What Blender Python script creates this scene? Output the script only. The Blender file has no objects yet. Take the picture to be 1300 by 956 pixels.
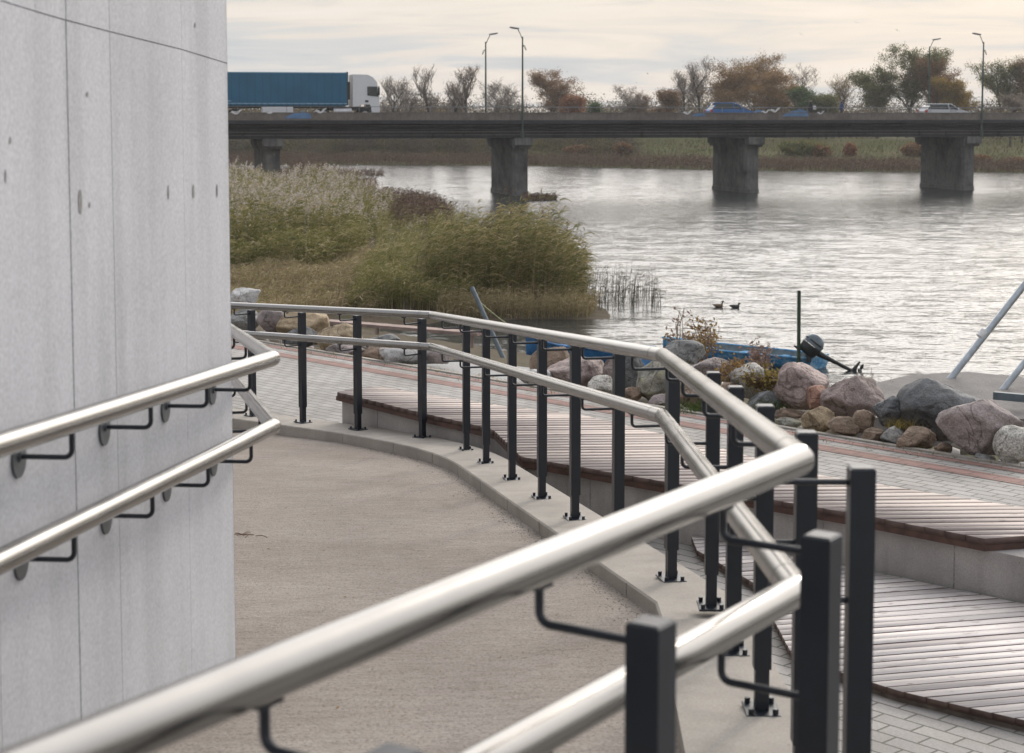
import bpy, bmesh, math, random
import numpy as np
from mathutils import Vector, noise, Matrix
R = math.radians
scene = bpy.context.scene
COL = scene.collection
E = 6.8                      # eye height above the river
F = 2200.0
PITCH = R(5)
HP, HB, HD = 2.68, 2.30, 2.65   # promenade, bench and lower deck below the eye
ZP, ZB, ZD = E-HP, E-HB, E-HD

# ---------------------------------------------------------------- survey helpers (sight lines from the tripod)
def ray(px, py):
    u = (px-650)/F; v = (339.5-py)/F
    return Vector((u, math.cos(PITCH)+v*math.sin(PITCH), -math.sin(PITCH)+v*math.cos(PITCH)))
def P(px, py, Y):
    d = ray(px, py); return Vector((0,0,E)) + d*(Y/d.y)
def G(px, py, h):
    d = ray(px, py); return Vector((0,0,E)) + d*(-h/d.z)

# ---------------------------------------------------------------- mesh helpers
class MB:
    def __init__(s): s.v=[]; s.f=[]; s.sm=[]
    def add(s, vs, fs, smooth=False):
        n=len(s.v); s.v += [tuple(x) for x in vs]; s.f += [tuple(i+n for i in f) for f in fs]; s.sm += [smooth]*len(fs)
    def box(s, c, size, rz=0.0, mat=None):
        x,y,z = [a/2 for a in size]; pts=[]
        for dx,dy,dz in ((-1,-1,-1),(1,-1,-1),(1,1,-1),(-1,1,-1),(-1,-1,1),(1,-1,1),(1,1,1),(-1,1,1)):
            p = Vector((dx*x,dy*y,dz*z))
            if mat is not None: p = mat @ p
            else: p = Matrix.Rotation(rz,3,'Z') @ p
            pts.append(p+Vector(c))
        s.add(pts, [(0,3,2,1),(4,5,6,7),(0,1,5,4),(1,2,6,5),(2,3,7,6),(3,0,4,7)])
    def cbox(s, c, size, rz=0.0, b=0.003):
        """box with a chamfered top rim"""
        x,y,z = [a/2 for a in size]; M=Matrix.Rotation(rz,3,'Z'); pts=[]
        for zz,k in ((-z,0),(z-b,0),(z,b)):
            for dx,dy in ((-1,-1),(1,-1),(1,1),(-1,1)):
                pts.append(M@Vector((dx*(x-k),dy*(y-k),zz))+Vector(c))
        fs=[(0,3,2,1),(8,9,10,11)]
        for k in (0,4):
            for i in range(4):
                j=(i+1)%4; fs.append((k+i,k+j,k+4+j,k+4+i))
        s.add(pts, fs)
    def prism(s, poly, zb, zt):
        """poly list of (x,y); zb/zt number or list"""
        n=len(poly)
        zb = [zb]*n if not isinstance(zb,(list,tuple)) else zb
        zt = [zt]*n if not isinstance(zt,(list,tuple)) else zt
        a = sum(poly[i][0]*poly[(i+1)%n][1]-poly[(i+1)%n][0]*poly[i][1] for i in range(n))
        if a<0: poly=poly[::-1]; zb=list(zb)[::-1]; zt=list(zt)[::-1]
        vs=[(p[0],p[1],z) for p,z in zip(poly,zb)]+[(p[0],p[1],z) for p,z in zip(poly,zt)]
        fs=[tuple(range(n))[::-1], tuple(range(n,2*n))]+[(i,(i+1)%n,n+(i+1)%n,n+i) for i in range(n)]
        s.add(vs, fs)
    def tube(s, path, r, seg=12, cap=True, miter=True, split=False):
        path=[Vector(p) for p in path]; n=len(path)
        rs = r if isinstance(r,(list,tuple)) else [r]*n
        rings=[]; t0=(path[1]-path[0]).normalized()
        up = Vector((0,0,1)) if abs(t0.z)<.95 else Vector((1,0,0))
        nx = t0.cross(up).normalized(); ny=nx.cross(t0).normalized()
        pd=t0
        for i in range(n):
            d0=(path[i]-path[i-1]).normalized() if i>0 else (path[1]-path[0]).normalized()
            d1=(path[i+1]-path[i]).normalized() if i<n-1 else d0
            # transport
            if i>0 and (d0-pd).length>1e-6:
                q=pd.rotation_difference(d0); nx=q@nx; ny=q@ny
            pd=d0
            bis=(d0+d1)
            if bis.length<1e-6: bis=d0
            bis.normalize()
            ring=[]
            for k in range(seg):
                a=2*math.pi*k/seg; off=(nx*math.cos(a)+ny*math.sin(a))*rs[i]
                den=d0.dot(bis)
                if miter and den>.3: off = off - d0*(off.dot(bis)/den)
                ring.append(path[i]+off)
            if i<n-1 and (d1-d0).length>1e-6:
                pass
            rings.append(ring)
        vs=[]; fs=[]
        if split:
            for i in range(n-1):
                b=len(vs); vs+=rings[i]+rings[i+1]
                for k in range(seg): fs.append((b+k,b+(k+1)%seg,b+seg+(k+1)%seg,b+seg+k))
            s.add(vs,fs,True)
            if cap: s.add(rings[0],[tuple(range(seg))[::-1]]); s.add(rings[-1],[tuple(range(seg))])
        else:
            for rg in rings: vs+=rg
            for i in range(n-1):
                for k in range(seg): fs.append((i*seg+k,i*seg+(k+1)%seg,(i+1)*seg+(k+1)%seg,(i+1)*seg+k))
            s.add(vs,fs,True)
            if cap:
                s.add(rings[0],[tuple(range(seg))[::-1]]); s.add(rings[-1],[tuple(range(seg))])
    def loft(s, rings, smooth=True, cap=True):
        m=len(rings[0]); vs=[]; fs=[]
        for rg in rings: vs+=rg
        for i in range(len(rings)-1):
            for k in range(m): fs.append((i*m+k,i*m+(k+1)%m,(i+1)*m+(k+1)%m,(i+1)*m+k))
        s.add(vs,fs,smooth)
        if cap: s.add(rings[0],[tuple(range(m))[::-1]]); s.add(rings[-1],[tuple(range(m))])
    def build(s, name, m, parent=None, fix=True):
        me=bpy.data.meshes.new(name); me.from_pydata(s.v,[],s.f)
        me.polygons.foreach_set('use_smooth', s.sm); me.update()
        if fix:
            b=bmesh.new(); b.from_mesh(me); bmesh.ops.recalc_face_normals(b,faces=b.faces); b.to_mesh(me); b.free()
        o=bpy.data.objects.new(name,me); COL.objects.link(o)
        if m: me.materials.append(m)
        if parent: o.parent=parent
        return o
def arr_mesh(name, V, Q, m, parent=None, rnd=None, smooth=False, tris=False):
    """fast mesh out of numpy arrays, optional per-face random attribute 'tint'"""
    me=bpy.data.meshes.new(name); k=Q.shape[1]
    me.vertices.add(len(V)); me.vertices.foreach_set('co', V.astype(np.float32).ravel())
    me.loops.add(Q.size); me.loops.foreach_set('vertex_index', Q.astype(np.int32).ravel())
    me.polygons.add(len(Q)); me.polygons.foreach_set('loop_start', np.arange(len(Q),dtype=np.int32)*k)
    me.update(calc_edges=True)
    if rnd is not None:
        a=me.attributes.new('tint','FLOAT','FACE'); a.data.foreach_set('value', rnd.astype(np.float32))
    if smooth: me.polygons.foreach_set('use_smooth',[True]*len(Q))
    o=bpy.data.objects.new(name,me); COL.objects.link(o); me.materials.append(m)
    if parent: o.parent=parent
    return o
def tag(o, label=None, cat=None, group=None, kind=None):
    if label: o['label']=label
    if cat: o['category']=cat
    if group: o['group']=group
    if kind: o['kind']=kind
    return o
def empty(name, loc=(0,0,0), rz=0.0, parent=None):
    o=bpy.data.objects.new(name,None); o.empty_display_size=.2; COL.objects.link(o); o.location=loc; o.rotation_euler=(0,0,rz)
    if parent: o.parent=parent
    return o
def copy_tree(o, parent=None):
    c=o.copy(); COL.objects.link(c)
    if parent: c.parent=parent
    for ch in list(o.children): copy_tree(ch,c)
    return c

# ---------------------------------------------------------------- materials
def new_mat(name):
    m=bpy.data.materials.new(name); m.use_nodes=True; nt=m.node_tree
    return m, nt, nt.nodes['Principled BSDF']
def N(nt, t, **kw):
    n=nt.nodes.new(t)
    for k,v in kw.items():
        if k in n.inputs: n.inputs[k].default_value=v
        else: setattr(n,k,v)
    return n
def ramp(nt, fac, stops, interp='LINEAR'):
    r=nt.nodes.new('ShaderNodeValToRGB'); r.color_ramp.interpolation=interp
    el=r.color_ramp.elements
    while len(el)>1: el.remove(el[-1])
    el[0].position=stops[0][0]; el[0].color=(*stops[0][1],1)
    for p,c in stops[1:]:
        e=el.new(p); e.color=(*c,1)
    nt.links.new(fac, r.inputs['Fac']); return r
def mapped(nt, scale=(1,1,1), rot=(0,0,0), kind='Object'):
    if kind=='World':
        g=N(nt,'ShaderNodeNewGeometry'); src=g.outputs['Position']
    else:
        t=N(nt,'ShaderNodeTexCoord'); src=t.outputs[kind]
    if any(rot):      # turn first, stretch afterwards
        m0=N(nt,'ShaderNodeMapping'); m0.inputs['Rotation'].default_value=rot; nt.links.new(src,m0.inputs['Vector']); src=m0.outputs['Vector']
    mp=N(nt,'ShaderNodeMapping'); mp.inputs['Scale'].default_value=scale
    nt.links.new(src, mp.inputs['Vector']); return mp.outputs['Vector']
def mul(nt, a, b, fac=1.0, mode='MULTIPLY'):
    x=N(nt,'ShaderNodeMixRGB',blend_type=mode); x.inputs['Fac'].default_value=fac
    for s,i in ((a,1),(b,2)):
        if isinstance(s,(tuple,list)): x.inputs[i].default_value=(*s[:3],1)
        else: nt.links.new(s,x.inputs[i])
    return x.outputs[0]
def bump(nt, bs, h, strength=.3, dist=.01):
    b=N(nt,'ShaderNodeBump'); b.inputs['Strength'].default_value=strength; b.inputs['Distance'].default_value=dist
    nt.links.new(h,b.inputs['Height']); nt.links.new(b.outputs[0],bs.inputs['Normal']); return b
def simple(name, col, rough=.6, metal=0.0, var=.25, scale=8, spec=.5, bmp=0, bscale=60):
    m,nt,bs=new_mat(name)
    v=mapped(nt); n=N(nt,'ShaderNodeTexNoise'); n.inputs['Scale'].default_value=scale; n.inputs['Detail'].default_value=6
    nt.links.new(v,n.inputs['Vector'])
    lo=tuple(c*(1-var) for c in col); hi=tuple(min(1,c*(1+var)) for c in col)
    r=ramp(nt,n.outputs['Fac'],[(.3,lo),(.7,hi)]); nt.links.new(r.outputs[0],bs.inputs['Base Color'])
    bs.inputs['Roughness'].default_value=rough; bs.inputs['Metallic'].default_value=metal
    bs.inputs['Specular IOR Level'].default_value=spec
    if bmp:
        n2=N(nt,'ShaderNodeTexNoise'); n2.inputs['Scale'].default_value=bscale; n2.inputs['Detail'].default_value=4
        nt.links.new(v,n2.inputs['Vector']); bump(nt,bs,n2.outputs['Fac'],.5,bmp)
    return m
def concrete(name, base, dark=.75, scale=1.0, pores=True, streaks=0.0, bmp=.002, rough=.85, fine=140):
    m,nt,bs=new_mat(name)
    v=mapped(nt,kind='World')
    n1=N(nt,'ShaderNodeTexNoise'); n1.inputs['Scale'].default_value=1.3*scale; n1.inputs['Detail'].default_value=8; n1.inputs['Roughness'].default_value=.6
    nt.links.new(v,n1.inputs['Vector'])
    r1=ramp(nt,n1.outputs['Fac'],[(.3,tuple(c*dark for c in base)),(.55,base),(.75,tuple(min(1,c*1.1) for c in base))])
    n2=N(nt,'ShaderNodeTexNoise'); n2.inputs['Scale'].default_value=fine; n2.inputs['Detail'].default_value=3
    nt.links.new(v,n2.inputs['Vector'])
    r2=ramp(nt,n2.outputs['Fac'],[(.3,(.8,.8,.8)),(.7,(1.1,1.1,1.1))])
    c=mul(nt,r1.outputs[0],r2.outputs[0],.8)
    if streaks:
        vs=mapped(nt,(4,4,.3),kind='World'); n3=N(nt,'ShaderNodeTexNoise'); n3.inputs['Scale'].default_value=1.6; n3.inputs['Detail'].default_value=7
        nt.links.new(vs,n3.inputs['Vector'])
        r3=ramp(nt,n3.outputs['Fac'],[(.35,(.72,.72,.71)),(.55,(1,1,1))]); c=mul(nt,c,r3.outputs[0],streaks)
    if pores:
        vo=N(nt,'ShaderNodeTexVoronoi'); vo.inputs['Scale'].default_value=16; vo.inputs['Randomness'].default_value=1
        vv=mapped(nt,(1,1,.55),kind='World'); nt.links.new(vv,vo.inputs['Vector'])
        # only some cells have a hole
        sep=N(nt,'ShaderNodeSeparateColor'); nt.links.new(vo.outputs['Color'],sep.inputs[0])
        mt=N(nt,'ShaderNodeMath',operation='MULTIPLY_ADD'); nt.links.new(sep.outputs[0],mt.inputs[0]); mt.inputs[1].default_value=.13; mt.inputs[2].default_value=-.06
        lt=N(nt,'ShaderNodeMath',operation='LESS_THAN'); nt.links.new(vo.outputs['Distance'],lt.inputs[0]); nt.links.new(mt.outputs[0],lt.inputs[1])
        c=mul(nt,c,(.45,.44,.42),1.0); # placeholder replaced below
        mixn=c.node; mixn.blend_type='MULTIPLY'; sc=N(nt,'ShaderNodeMath',operation='MULTIPLY'); sc.inputs[1].default_value=.8
        nt.links.new(lt.outputs[0],sc.inputs[0]); nt.links.new(sc.outputs[0],mixn.inputs['Fac'])
    nt.links.new(c,bs.inputs['Base Color']); bs.inputs['Roughness'].default_value=rough
    bs.inputs['Specular IOR Level'].default_value=.3
    ad=N(nt,'ShaderNodeMath',operation='ADD'); nt.links.new(n1.outputs['Fac'],ad.inputs[0]); nt.links.new(n2.outputs['Fac'],ad.inputs[1])
    bump(nt,bs,ad.outputs[0],.6,bmp)
    return m
def tinted(name, stops, rough=.7, trans=0.0, spec=.2):
    """leaf/blade material: colour from the per-face 'tint' attribute"""
    m,nt,bs=new_mat(name)
    a=N(nt,'ShaderNodeAttribute',attribute_name='tint')
    r=ramp(nt,a.outputs['Fac'],stops); nt.links.new(r.outputs[0],bs.inputs['Base Color'])
    bs.inputs['Roughness'].default_value=rough; bs.inputs['Specular IOR Level'].default_value=spec
    if trans:
        tr=N(nt,'ShaderNodeBsdfTranslucent'); nt.links.new(r.outputs[0],tr.inputs[0]); mx=N(nt,'ShaderNodeMixShader'); mx.inputs[0].default_value=trans
        out=nt.nodes['Material Output']; nt.links.new(bs.outputs[0],mx.inputs[1]); nt.links.new(tr.outputs[0],mx.inputs[2]); nt.links.new(mx.outputs[0],out.inputs['Surface'])
    return m
M={}
M['wall']=concrete('wall_concrete',(.505,.515,.545),.84,.8,True,.42,.0010,.75,90)
def ramp_mat():
    m,nt,bs=new_mat('broomed_ramp_concrete'); v=mapped(nt,kind='World')
    n1=N(nt,'ShaderNodeTexNoise'); n1.inputs['Scale'].default_value=.9; n1.inputs['Detail'].default_value=9; n1.inputs['Roughness'].default_value=.62; nt.links.new(v,n1.inputs['Vector'])
    r1=ramp(nt,n1.outputs['Fac'],[(.3,(.228,.198,.172)),(.5,(.288,.256,.227)),(.72,(.345,.312,.28))])
    vb=mapped(nt,(9,38,20),(0,0,R(-4)),kind='World'); nb=N(nt,'ShaderNodeTexNoise'); nb.inputs['Scale'].default_value=1; nb.inputs['Detail'].default_value=6; nb.inputs['Distortion'].default_value=.6; nt.links.new(vb,nb.inputs['Vector'])
    rb=ramp(nt,nb.outputs['Fac'],[(.33,(.72,.71,.69)),(.5,(.98,.98,.98)),(.68,(1.15,1.15,1.15))]); c=mul(nt,r1.outputs[0],rb.outputs[0],.5)
    ng=N(nt,'ShaderNodeTexNoise'); ng.inputs['Scale'].default_value=85; ng.inputs['Detail'].default_value=5; ng.inputs['Roughness'].default_value=.7; nt.links.new(v,ng.inputs['Vector'])
    rg_=ramp(nt,ng.outputs['Fac'],[(.36,(.42,.41,.39)),(.46,(1,1,1)),(.62,(1.25,1.25,1.25))]); c=mul(nt,c,rg_.outputs[0],.75)
    nt.links.new(c,bs.inputs['Base Color']); bs.inputs['Roughness'].default_value=.95; bs.inputs['Specular IOR Level'].default_value=.2
    ad=N(nt,'ShaderNodeMath',operation='ADD'); nt.links.new(nb.outputs['Fac'],ad.inputs[0]); nt.links.new(ng.outputs['Fac'],ad.inputs[1]); bump(nt,bs,ad.outputs[0],.9,.008); return m
M['ramp']=ramp_mat()
M['kerb']=concrete('kerb_concrete',(.35,.325,.29),.8,1.6,True,.35,.0015,.9,120)
M['bench_c']=concrete('bench_concrete',(.36,.342,.33),.70,1.5,True,.6,.0015,.9,120)
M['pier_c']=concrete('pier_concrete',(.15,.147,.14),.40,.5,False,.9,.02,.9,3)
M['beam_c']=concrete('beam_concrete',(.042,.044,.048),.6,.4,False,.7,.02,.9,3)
M['parapet_c']=concrete('parapet_concrete',(.19,.17,.15),.7,.5,False,.5,.02,.9,3)
M['slab_c']=concrete('slab_concrete',(.20,.19,.18),.7,1.0,False,0,.02,.95,30)
def steel(name):
    m,nt,bs=new_mat(name)
    v=mapped(nt,(1,1,1)); n=N(nt,'ShaderNodeTexNoise'); n.inputs['Scale'].default_value=900; n.inputs['Detail'].default_value=2
    nt.links.new(v,n.inputs['Vector'])
    n2=N(nt,'ShaderNodeTexNoise'); n2.inputs['Scale'].default_value=6; n2.inputs['Detail'].default_value=6; nt.links.new(v,n2.inputs['Vector'])
    r=ramp(nt,n2.outputs['Fac'],[(.3,(.26,.253,.243)),(.7,(.30,.292,.28))]); nt.links.new(r.outputs[0],bs.inputs['Base Color'])
    rr=ramp(nt,n2.outputs['Fac'],[(.32,(.20,)*3),(.7,(.27,)*3)]); nt.links.new(rr.outputs[0],bs.inputs['Roughness'])
    bs.inputs['Metallic'].default_value=1; pass
    return m
M['steel']=steel('brushed_steel')
M['seam']=simple('weld_seam',(.12,.12,.12),.5,.8)
M['post']=simple('post_paint',(.007,.011,.018),.38,0,.12,30,.5)
M['bolt']=simple('bolt_zinc',(.35,.35,.35),.4,.8)
M['galv']=simple('galvanised',(.38,.42,.45),.45,.7,.2,12)
M['tie']=simple('tie_hole_mortar',(.22,.215,.21),.9,0,.3,50)
def wood(name, a, b, dirang, rough=.55):
    m,nt,bs=new_mat(name)
    v=mapped(nt,(1.6,55,55),(0,0,-dirang),kind='World')
    n=N(nt,'ShaderNodeTexNoise'); n.inputs['Scale'].default_value=2.2; n.inputs['Detail'].default_value=8; n.inputs['Roughness'].default_value=.65
    nt.links.new(v,n.inputs['Vector'])
    r=ramp(nt,n.outputs['Fac'],[(.3,a),(.68,b)])
    at=N(nt,'ShaderNodeAttribute',attribute_name='tint'); r2=ramp(nt,at.outputs['Fac'],[(0,(.68,.66,.66)),(.5,(.95,.95,.95)),(1,(1.22,1.2,1.17))])
    c=mul(nt,r.outputs[0],r2.outputs[0],1)
    v2=mapped(nt,(2.5,7,7),(0,0,-dirang),kind='World'); vo=N(nt,'ShaderNodeTexNoise'); vo.inputs['Scale'].default_value=3; vo.inputs['Detail'].default_value=5
    nt.links.new(v2,vo.inputs['Vector']); r3=ramp(nt,vo.outputs['Fac'],[(.27,(.45,.40,.38)),(.38,(1,1,1))]); c=mul(nt,c,r3.outputs[0],.8)
    nt.links.new(c,bs.inputs['Base Color']); bs.inputs['Roughness'].default_value=rough
    vk=mapped(nt,(1,2.2,1),(0,0,-dirang),kind='World'); vo2=N(nt,'ShaderNodeTexVoronoi'); vo2.inputs['Scale'].default_value=3.2; nt.links.new(vk,vo2.inputs['Vector']); rk=ramp(nt,vo2.outputs['Distance'],[(.03,(.30,.24,.21)),(.075,(1,1,1))]); c=mul(nt,c,rk.outputs[0],.75); nt.links.new(c,bs.inputs['Base Color']); bs.inputs['Specular IOR Level'].default_value=.25
    return m
M['deck_up']=wood('bench_boards',(.27,.225,.205),(.46,.41,.385),R(3),.68)
M['deck_low']=wood('deck_boards',(.52,.48,.46),(.80,.76,.74),R(14),.7)
M['board_edge']=simple('board_edge_brown',(.085,.055,.045),.8,0,.3,14)  # brown side faces; their dark tone also stands in for shade in the gaps
M['fascia']=simple('stained_timber',(.075,.038,.028),.6,0,.4,14)
M['fascia2']=simple('stained_timber_grey',(.13,.11,.095),.7,0,.4,14)
def paving(name, c1, c2, mortar, ang):
    m,nt,bs=new_mat(name)
    v=mapped(nt,(1,1,1),(0,0,-ang),kind='World')
    br=N(nt,'ShaderNodeTexBrick'); br.offset=.5
    for k,x in (('Color1',(*c1,1)),('Color2',(*c2,1)),('Mortar',(*mortar,1)),('Scale',1.0),('Mortar Size',.006),('Mortar Smooth',.2),('Brick Width',.21),('Row Height',.105),('Bias',0)):
        br.inputs[k].default_value=x
    nt.links.new(v,br.inputs['Vector'])
    n=N(nt,'ShaderNodeTexNoise'); n.inputs['Scale'].default_value=1.1; n.inputs['Detail'].default_value=9; nt.links.new(v,n.inputs['Vector'])
    r=ramp(nt,n.outputs['Fac'],[(.3,(.72,.71,.68)),(.6,(1.05,1.05,1.05))])
    c=mul(nt,br.outputs['Color'],r.outputs[0],.9)
    n2=N(nt,'ShaderNodeTexNoise'); n2.inputs['Scale'].default_value=90; nt.links.new(v,n2.inputs['Vector']); r2=ramp(nt,n2.outputs['Fac'],[(.3,(.8,)*3),(.7,(1.15,)*3)])
    c=mul(nt,c,r2.outputs[0],.7)
    nt.links.new(c,bs.inputs['Base Color']); bs.inputs['Roughness'].default_value=.85; bs.inputs['Specular IOR Level'].default_value=.3
    iv=N(nt,'ShaderNodeMath',operation='SUBTRACT'); iv.inputs[0].default_value=1; nt.links.new(br.outputs['Fac'],iv.inputs[1])
    bump(nt,bs,iv.outputs[0],.7,.006); return m
EANG=math.atan2(.731,-.682)    # direction of the promenade edge
M['pave']=paving('grey_paving',(.30,.29,.275),(.37,.355,.335),(.13,.125,.11),EANG)
M['pave_red']=paving('red_paving',(.255,.155,.135),(.31,.19,.165),(.13,.115,.10),EANG)
M['soil']=simple('bank_soil',(.13,.11,.085),.95,0,.45,1.5,.1,.03,8)
def grassland(name, stops, sc=.15):
    m,nt,bs=new_mat(name); v=mapped(nt,(1,1,1),kind='World')
    n=N(nt,'ShaderNodeTexNoise'); n.inputs['Scale'].default_value=sc; n.inputs['Detail'].default_value=12; n.inputs['Roughness'].default_value=.65; nt.links.new(v,n.inputs['Vector'])
    r=ramp(nt,n.outputs['Fac'],stops); nt.links.new(r.outputs[0],bs.inputs['Base Color']); bs.inputs['Roughness'].default_value=.95; bs.inputs['Specular IOR Level'].default_value=.1
    n2=N(nt,'ShaderNodeTexNoise'); n2.inputs['Scale'].default_value=4; n2.inputs['Detail'].default_value=6; nt.links.new(v,n2.inputs['Vector']); bump(nt,bs,n2.outputs['Fac'],.8,.15)
    return m
M['bankgrass']=grassland('far_bank_grass',[(.35,(.11,.09,.05)),(.5,(.09,.10,.04)),(.68,(.15,.125,.07))],.12)
M['nearland']=grassland('near_bank_ground',[(.3,(.07,.052,.036)),(.5,(.10,.082,.058)),(.7,(.075,.078,.04))],.9)
# river
def water():
    """choppy river: facet slopes straight from noise, so ripples keep glinting far out"""
    m,nt,bs=new_mat('river_water')
    bs.inputs['Base Color'].default_value=(.022,.026,.026,1); bs.inputs['Roughness'].default_value=.175; bs.inputs['IOR'].default_value=1.33
    def slopes(scale,sc,det,amp,dist=.0):
        v=mapped(nt,scale,(0,0,R(7)),kind='World'); n=N(nt,'ShaderNodeTexNoise'); n.inputs['Scale'].default_value=sc; n.inputs['Detail'].default_value=det; n.inputs['Roughness'].default_value=.6; n.inputs['Distortion'].default_value=dist
        nt.links.new(v,n.inputs['Vector']); sub=N(nt,'ShaderNodeVectorMath',operation='SUBTRACT'); nt.links.new(n.outputs['Color'],sub.inputs[0]); sub.inputs[1].default_value=(.5,.5,.5)
        mu=N(nt,'ShaderNodeVectorMath',operation='MULTIPLY'); nt.links.new(sub.outputs[0],mu.inputs[0]); mu.inputs[1].default_value=amp; return mu.outputs[0]
    a=slopes((.40,1.4,1),2.2,6,(.34,.80,0),.7); b_=slopes((.40,1.2,1),.55,2,(.08,.22,0)); c=slopes((.7,1.7,1),8,4,(.42,.62,0))
    v3=mapped(nt,(.22,1,1),kind='World'); n3=N(nt,'ShaderNodeTexNoise'); n3.inputs['Scale'].default_value=.05; n3.inputs['Detail'].default_value=4; nt.links.new(v3,n3.inputs['Vector'])
    calm=ramp(nt,n3.outputs['Fac'],[(.36,(.7,)*3),(.58,(1,)*3)])
    s1=N(nt,'ShaderNodeVectorMath',operation='ADD'); nt.links.new(a,s1.inputs[0]); nt.links.new(c,s1.inputs[1])
    s2=N(nt,'ShaderNodeVectorMath',operation='ADD'); nt.links.new(s1.outputs[0],s2.inputs[0]); nt.links.new(b_,s2.inputs[1])
    s3=N(nt,'ShaderNodeVectorMath',operation='MULTIPLY'); nt.links.new(s2.outputs[0],s3.inputs[0]); nt.links.new(calm.outputs[0],s3.inputs[1])
    s4=N(nt,'ShaderNodeVectorMath',operation='ADD'); nt.links.new(s3.outputs[0],s4.inputs[0]); s4.inputs[1].default_value=(0,0,1)
    s5=N(nt,'ShaderNodeVectorMath',operation='NORMALIZE'); nt.links.new(s4.outputs[0],s5.inputs[0]); nt.links.new(s5.outputs[0],bs.inputs['Normal'])
    return m
M['water']=water()

# ---------------------------------------------------------------- camera, light, sky
cam=bpy.data.cameras.new('camera'); camo=bpy.data.objects.new('camera',cam); COL.objects.link(camo); scene.camera=camo
camo.location=(0,0,E); camo.rotation_euler=(R(85),0,0)
cam.sensor_width=36; cam.lens=F/1300*36; cam.shift_y=-138.5/1300; cam.clip_start=.05; cam.clip_end=8000
cam.dof.use_dof=True; cam.dof.focus_distance=13.0; cam.dof.aperture_fstop=7.0
SAZ, SEL = R(26), R(25)
sd=bpy.data.lights.new('sun','SUN'); so=bpy.data.objects.new('sun',sd); COL.objects.link(so)
sd.energy=1.1; sd.angle=R(10); sd.color=(1,.91,.80)
sv=Vector((math.sin(SAZ)*math.cos(SEL),math.cos(SAZ)*math.cos(SEL),math.sin(SEL)))
so.rotation_euler=sv.to_track_quat('Z','Y').to_euler()
w=bpy.data.worlds.new('World'); scene.world=w; w.use_nodes=True; nt=w.node_tree; bg=nt.nodes['Background']
sky=N(nt,'ShaderNodeTexSky',sky_type='NISHITA'); sky.sun_disc=False; sky.sun_elevation=SEL; sky.sun_rotation=SAZ; sky.air_density=1.2; sky.dust_density=3.0; sky.ozone_density=1
tc=N(nt,'ShaderNodeTexCoord')
mp=N(nt,'ShaderNodeMapping'); mp.inputs['Scale'].default_value=(4.5,4.5,48); nt.links.new(tc.outputs['Generated'],mp.inputs['Vector'])
n1=N(nt,'ShaderNodeTexNoise'); n1.inputs['Scale'].default_value=1.5; n1.inputs['Detail'].default_value=7; n1.inputs['Roughness'].default_value=.55; n1.inputs['Distortion'].default_value=.5; nt.links.new(mp.outputs[0],n1.inputs['Vector'])
cl=ramp(nt,n1.outputs['Fac'],[(.34,(4.5,4.8,5.1)),(.43,(5.3,5.4,5.5)),(.50,(6.3,5.95,5.6)),(.58,(6.9,6.4,5.85)),(.72,(7.2,6.75,6.3))])
mx=N(nt,'ShaderNodeMixRGB'); mx.inputs['Fac'].default_value=.94
sx=N(nt,'ShaderNodeSeparateXYZ'); nt.links.new(tc.outputs['Generated'],sx.inputs[0]); up=ramp(nt,sx.outputs['Z'],[(.06,(0,0,0)),(.45,(.8,.8,.8))])
hi=N(nt,'ShaderNodeMixRGB'); nt.links.new(up.outputs[0],hi.inputs[0]); nt.links.new(cl.outputs[0],hi.inputs[1]); hi.inputs[2].default_value=(6.7,6.9,7.7,1)
nt.links.new(sky.outputs[0],mx.inputs[1]); nt.links.new(hi.outputs[0],mx.inputs[2]); # thin-cloud glow round the hidden sun, added above the frame to brighten the river
dt=N(nt,'ShaderNodeVectorMath',operation='DOT_PRODUCT'); nt.links.new(tc.outputs['Generated'],dt.inputs[0]); dt.inputs[1].default_value=tuple(sv)
gl=ramp(nt,dt.outputs['Value'],[(.45,(0,0,0)),(.75,(9.6,9.2,8.7)),(.90,(15,14.2,13.2)),(1.0,(20,19,17.6))])
ml=N(nt,'ShaderNodeMixRGB',blend_type='ADD'); ml.inputs[0].default_value=1; nt.links.new(mx.outputs[0],ml.inputs[1]); vz=ramp(nt,sx.outputs['Z'],[(.072,(0,0,0)),(.105,(1,1,1))]); gm=N(nt,'ShaderNodeMixRGB',blend_type='MULTIPLY'); gm.inputs[0].default_value=1; nt.links.new(gl.outputs[0],gm.inputs[1]); nt.links.new(vz.outputs[0],gm.inputs[2]); nt.links.new(gm.outputs[0],ml.inputs[2])
nt.links.new(ml.outputs[0],bg.inputs['Color']); bg.inputs['Strength'].default_value=.1
scene.view_settings.view_transform='Standard'; scene.view_settings.look='None'; scene.view_settings.exposure=0.30; scene.view_settings.gamma=1
scene.view_settings.use_curve_mapping=False
scene.render.engine='CYCLES'; scene.cycles.use_denoising=True; scene.cycles.max_bounces=6; scene.cycles.transparent_max_bounces=8
scene.cycles.sample_clamp_indirect=6; scene.cycles.sample_clamp_direct=12

# ================================================================ SETTING
# river
b=MB(); b.add([(-3000,5,0),(3000,5,0),(3000,3500,0),(-3000,3500,0)],[(0,1,2,3)]); tag(b.build('river',M['water'],fix=False),kind='structure')
b=MB(); b.add([(-3000,-60,-2.5),(3000,-60,-2.5),(3000,6000,-2.5),(-3000,6000,-2.5)],[(0,1,2,3)]); tag(b.build('river_bed',M['soil'],fix=False),kind='structure')
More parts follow.
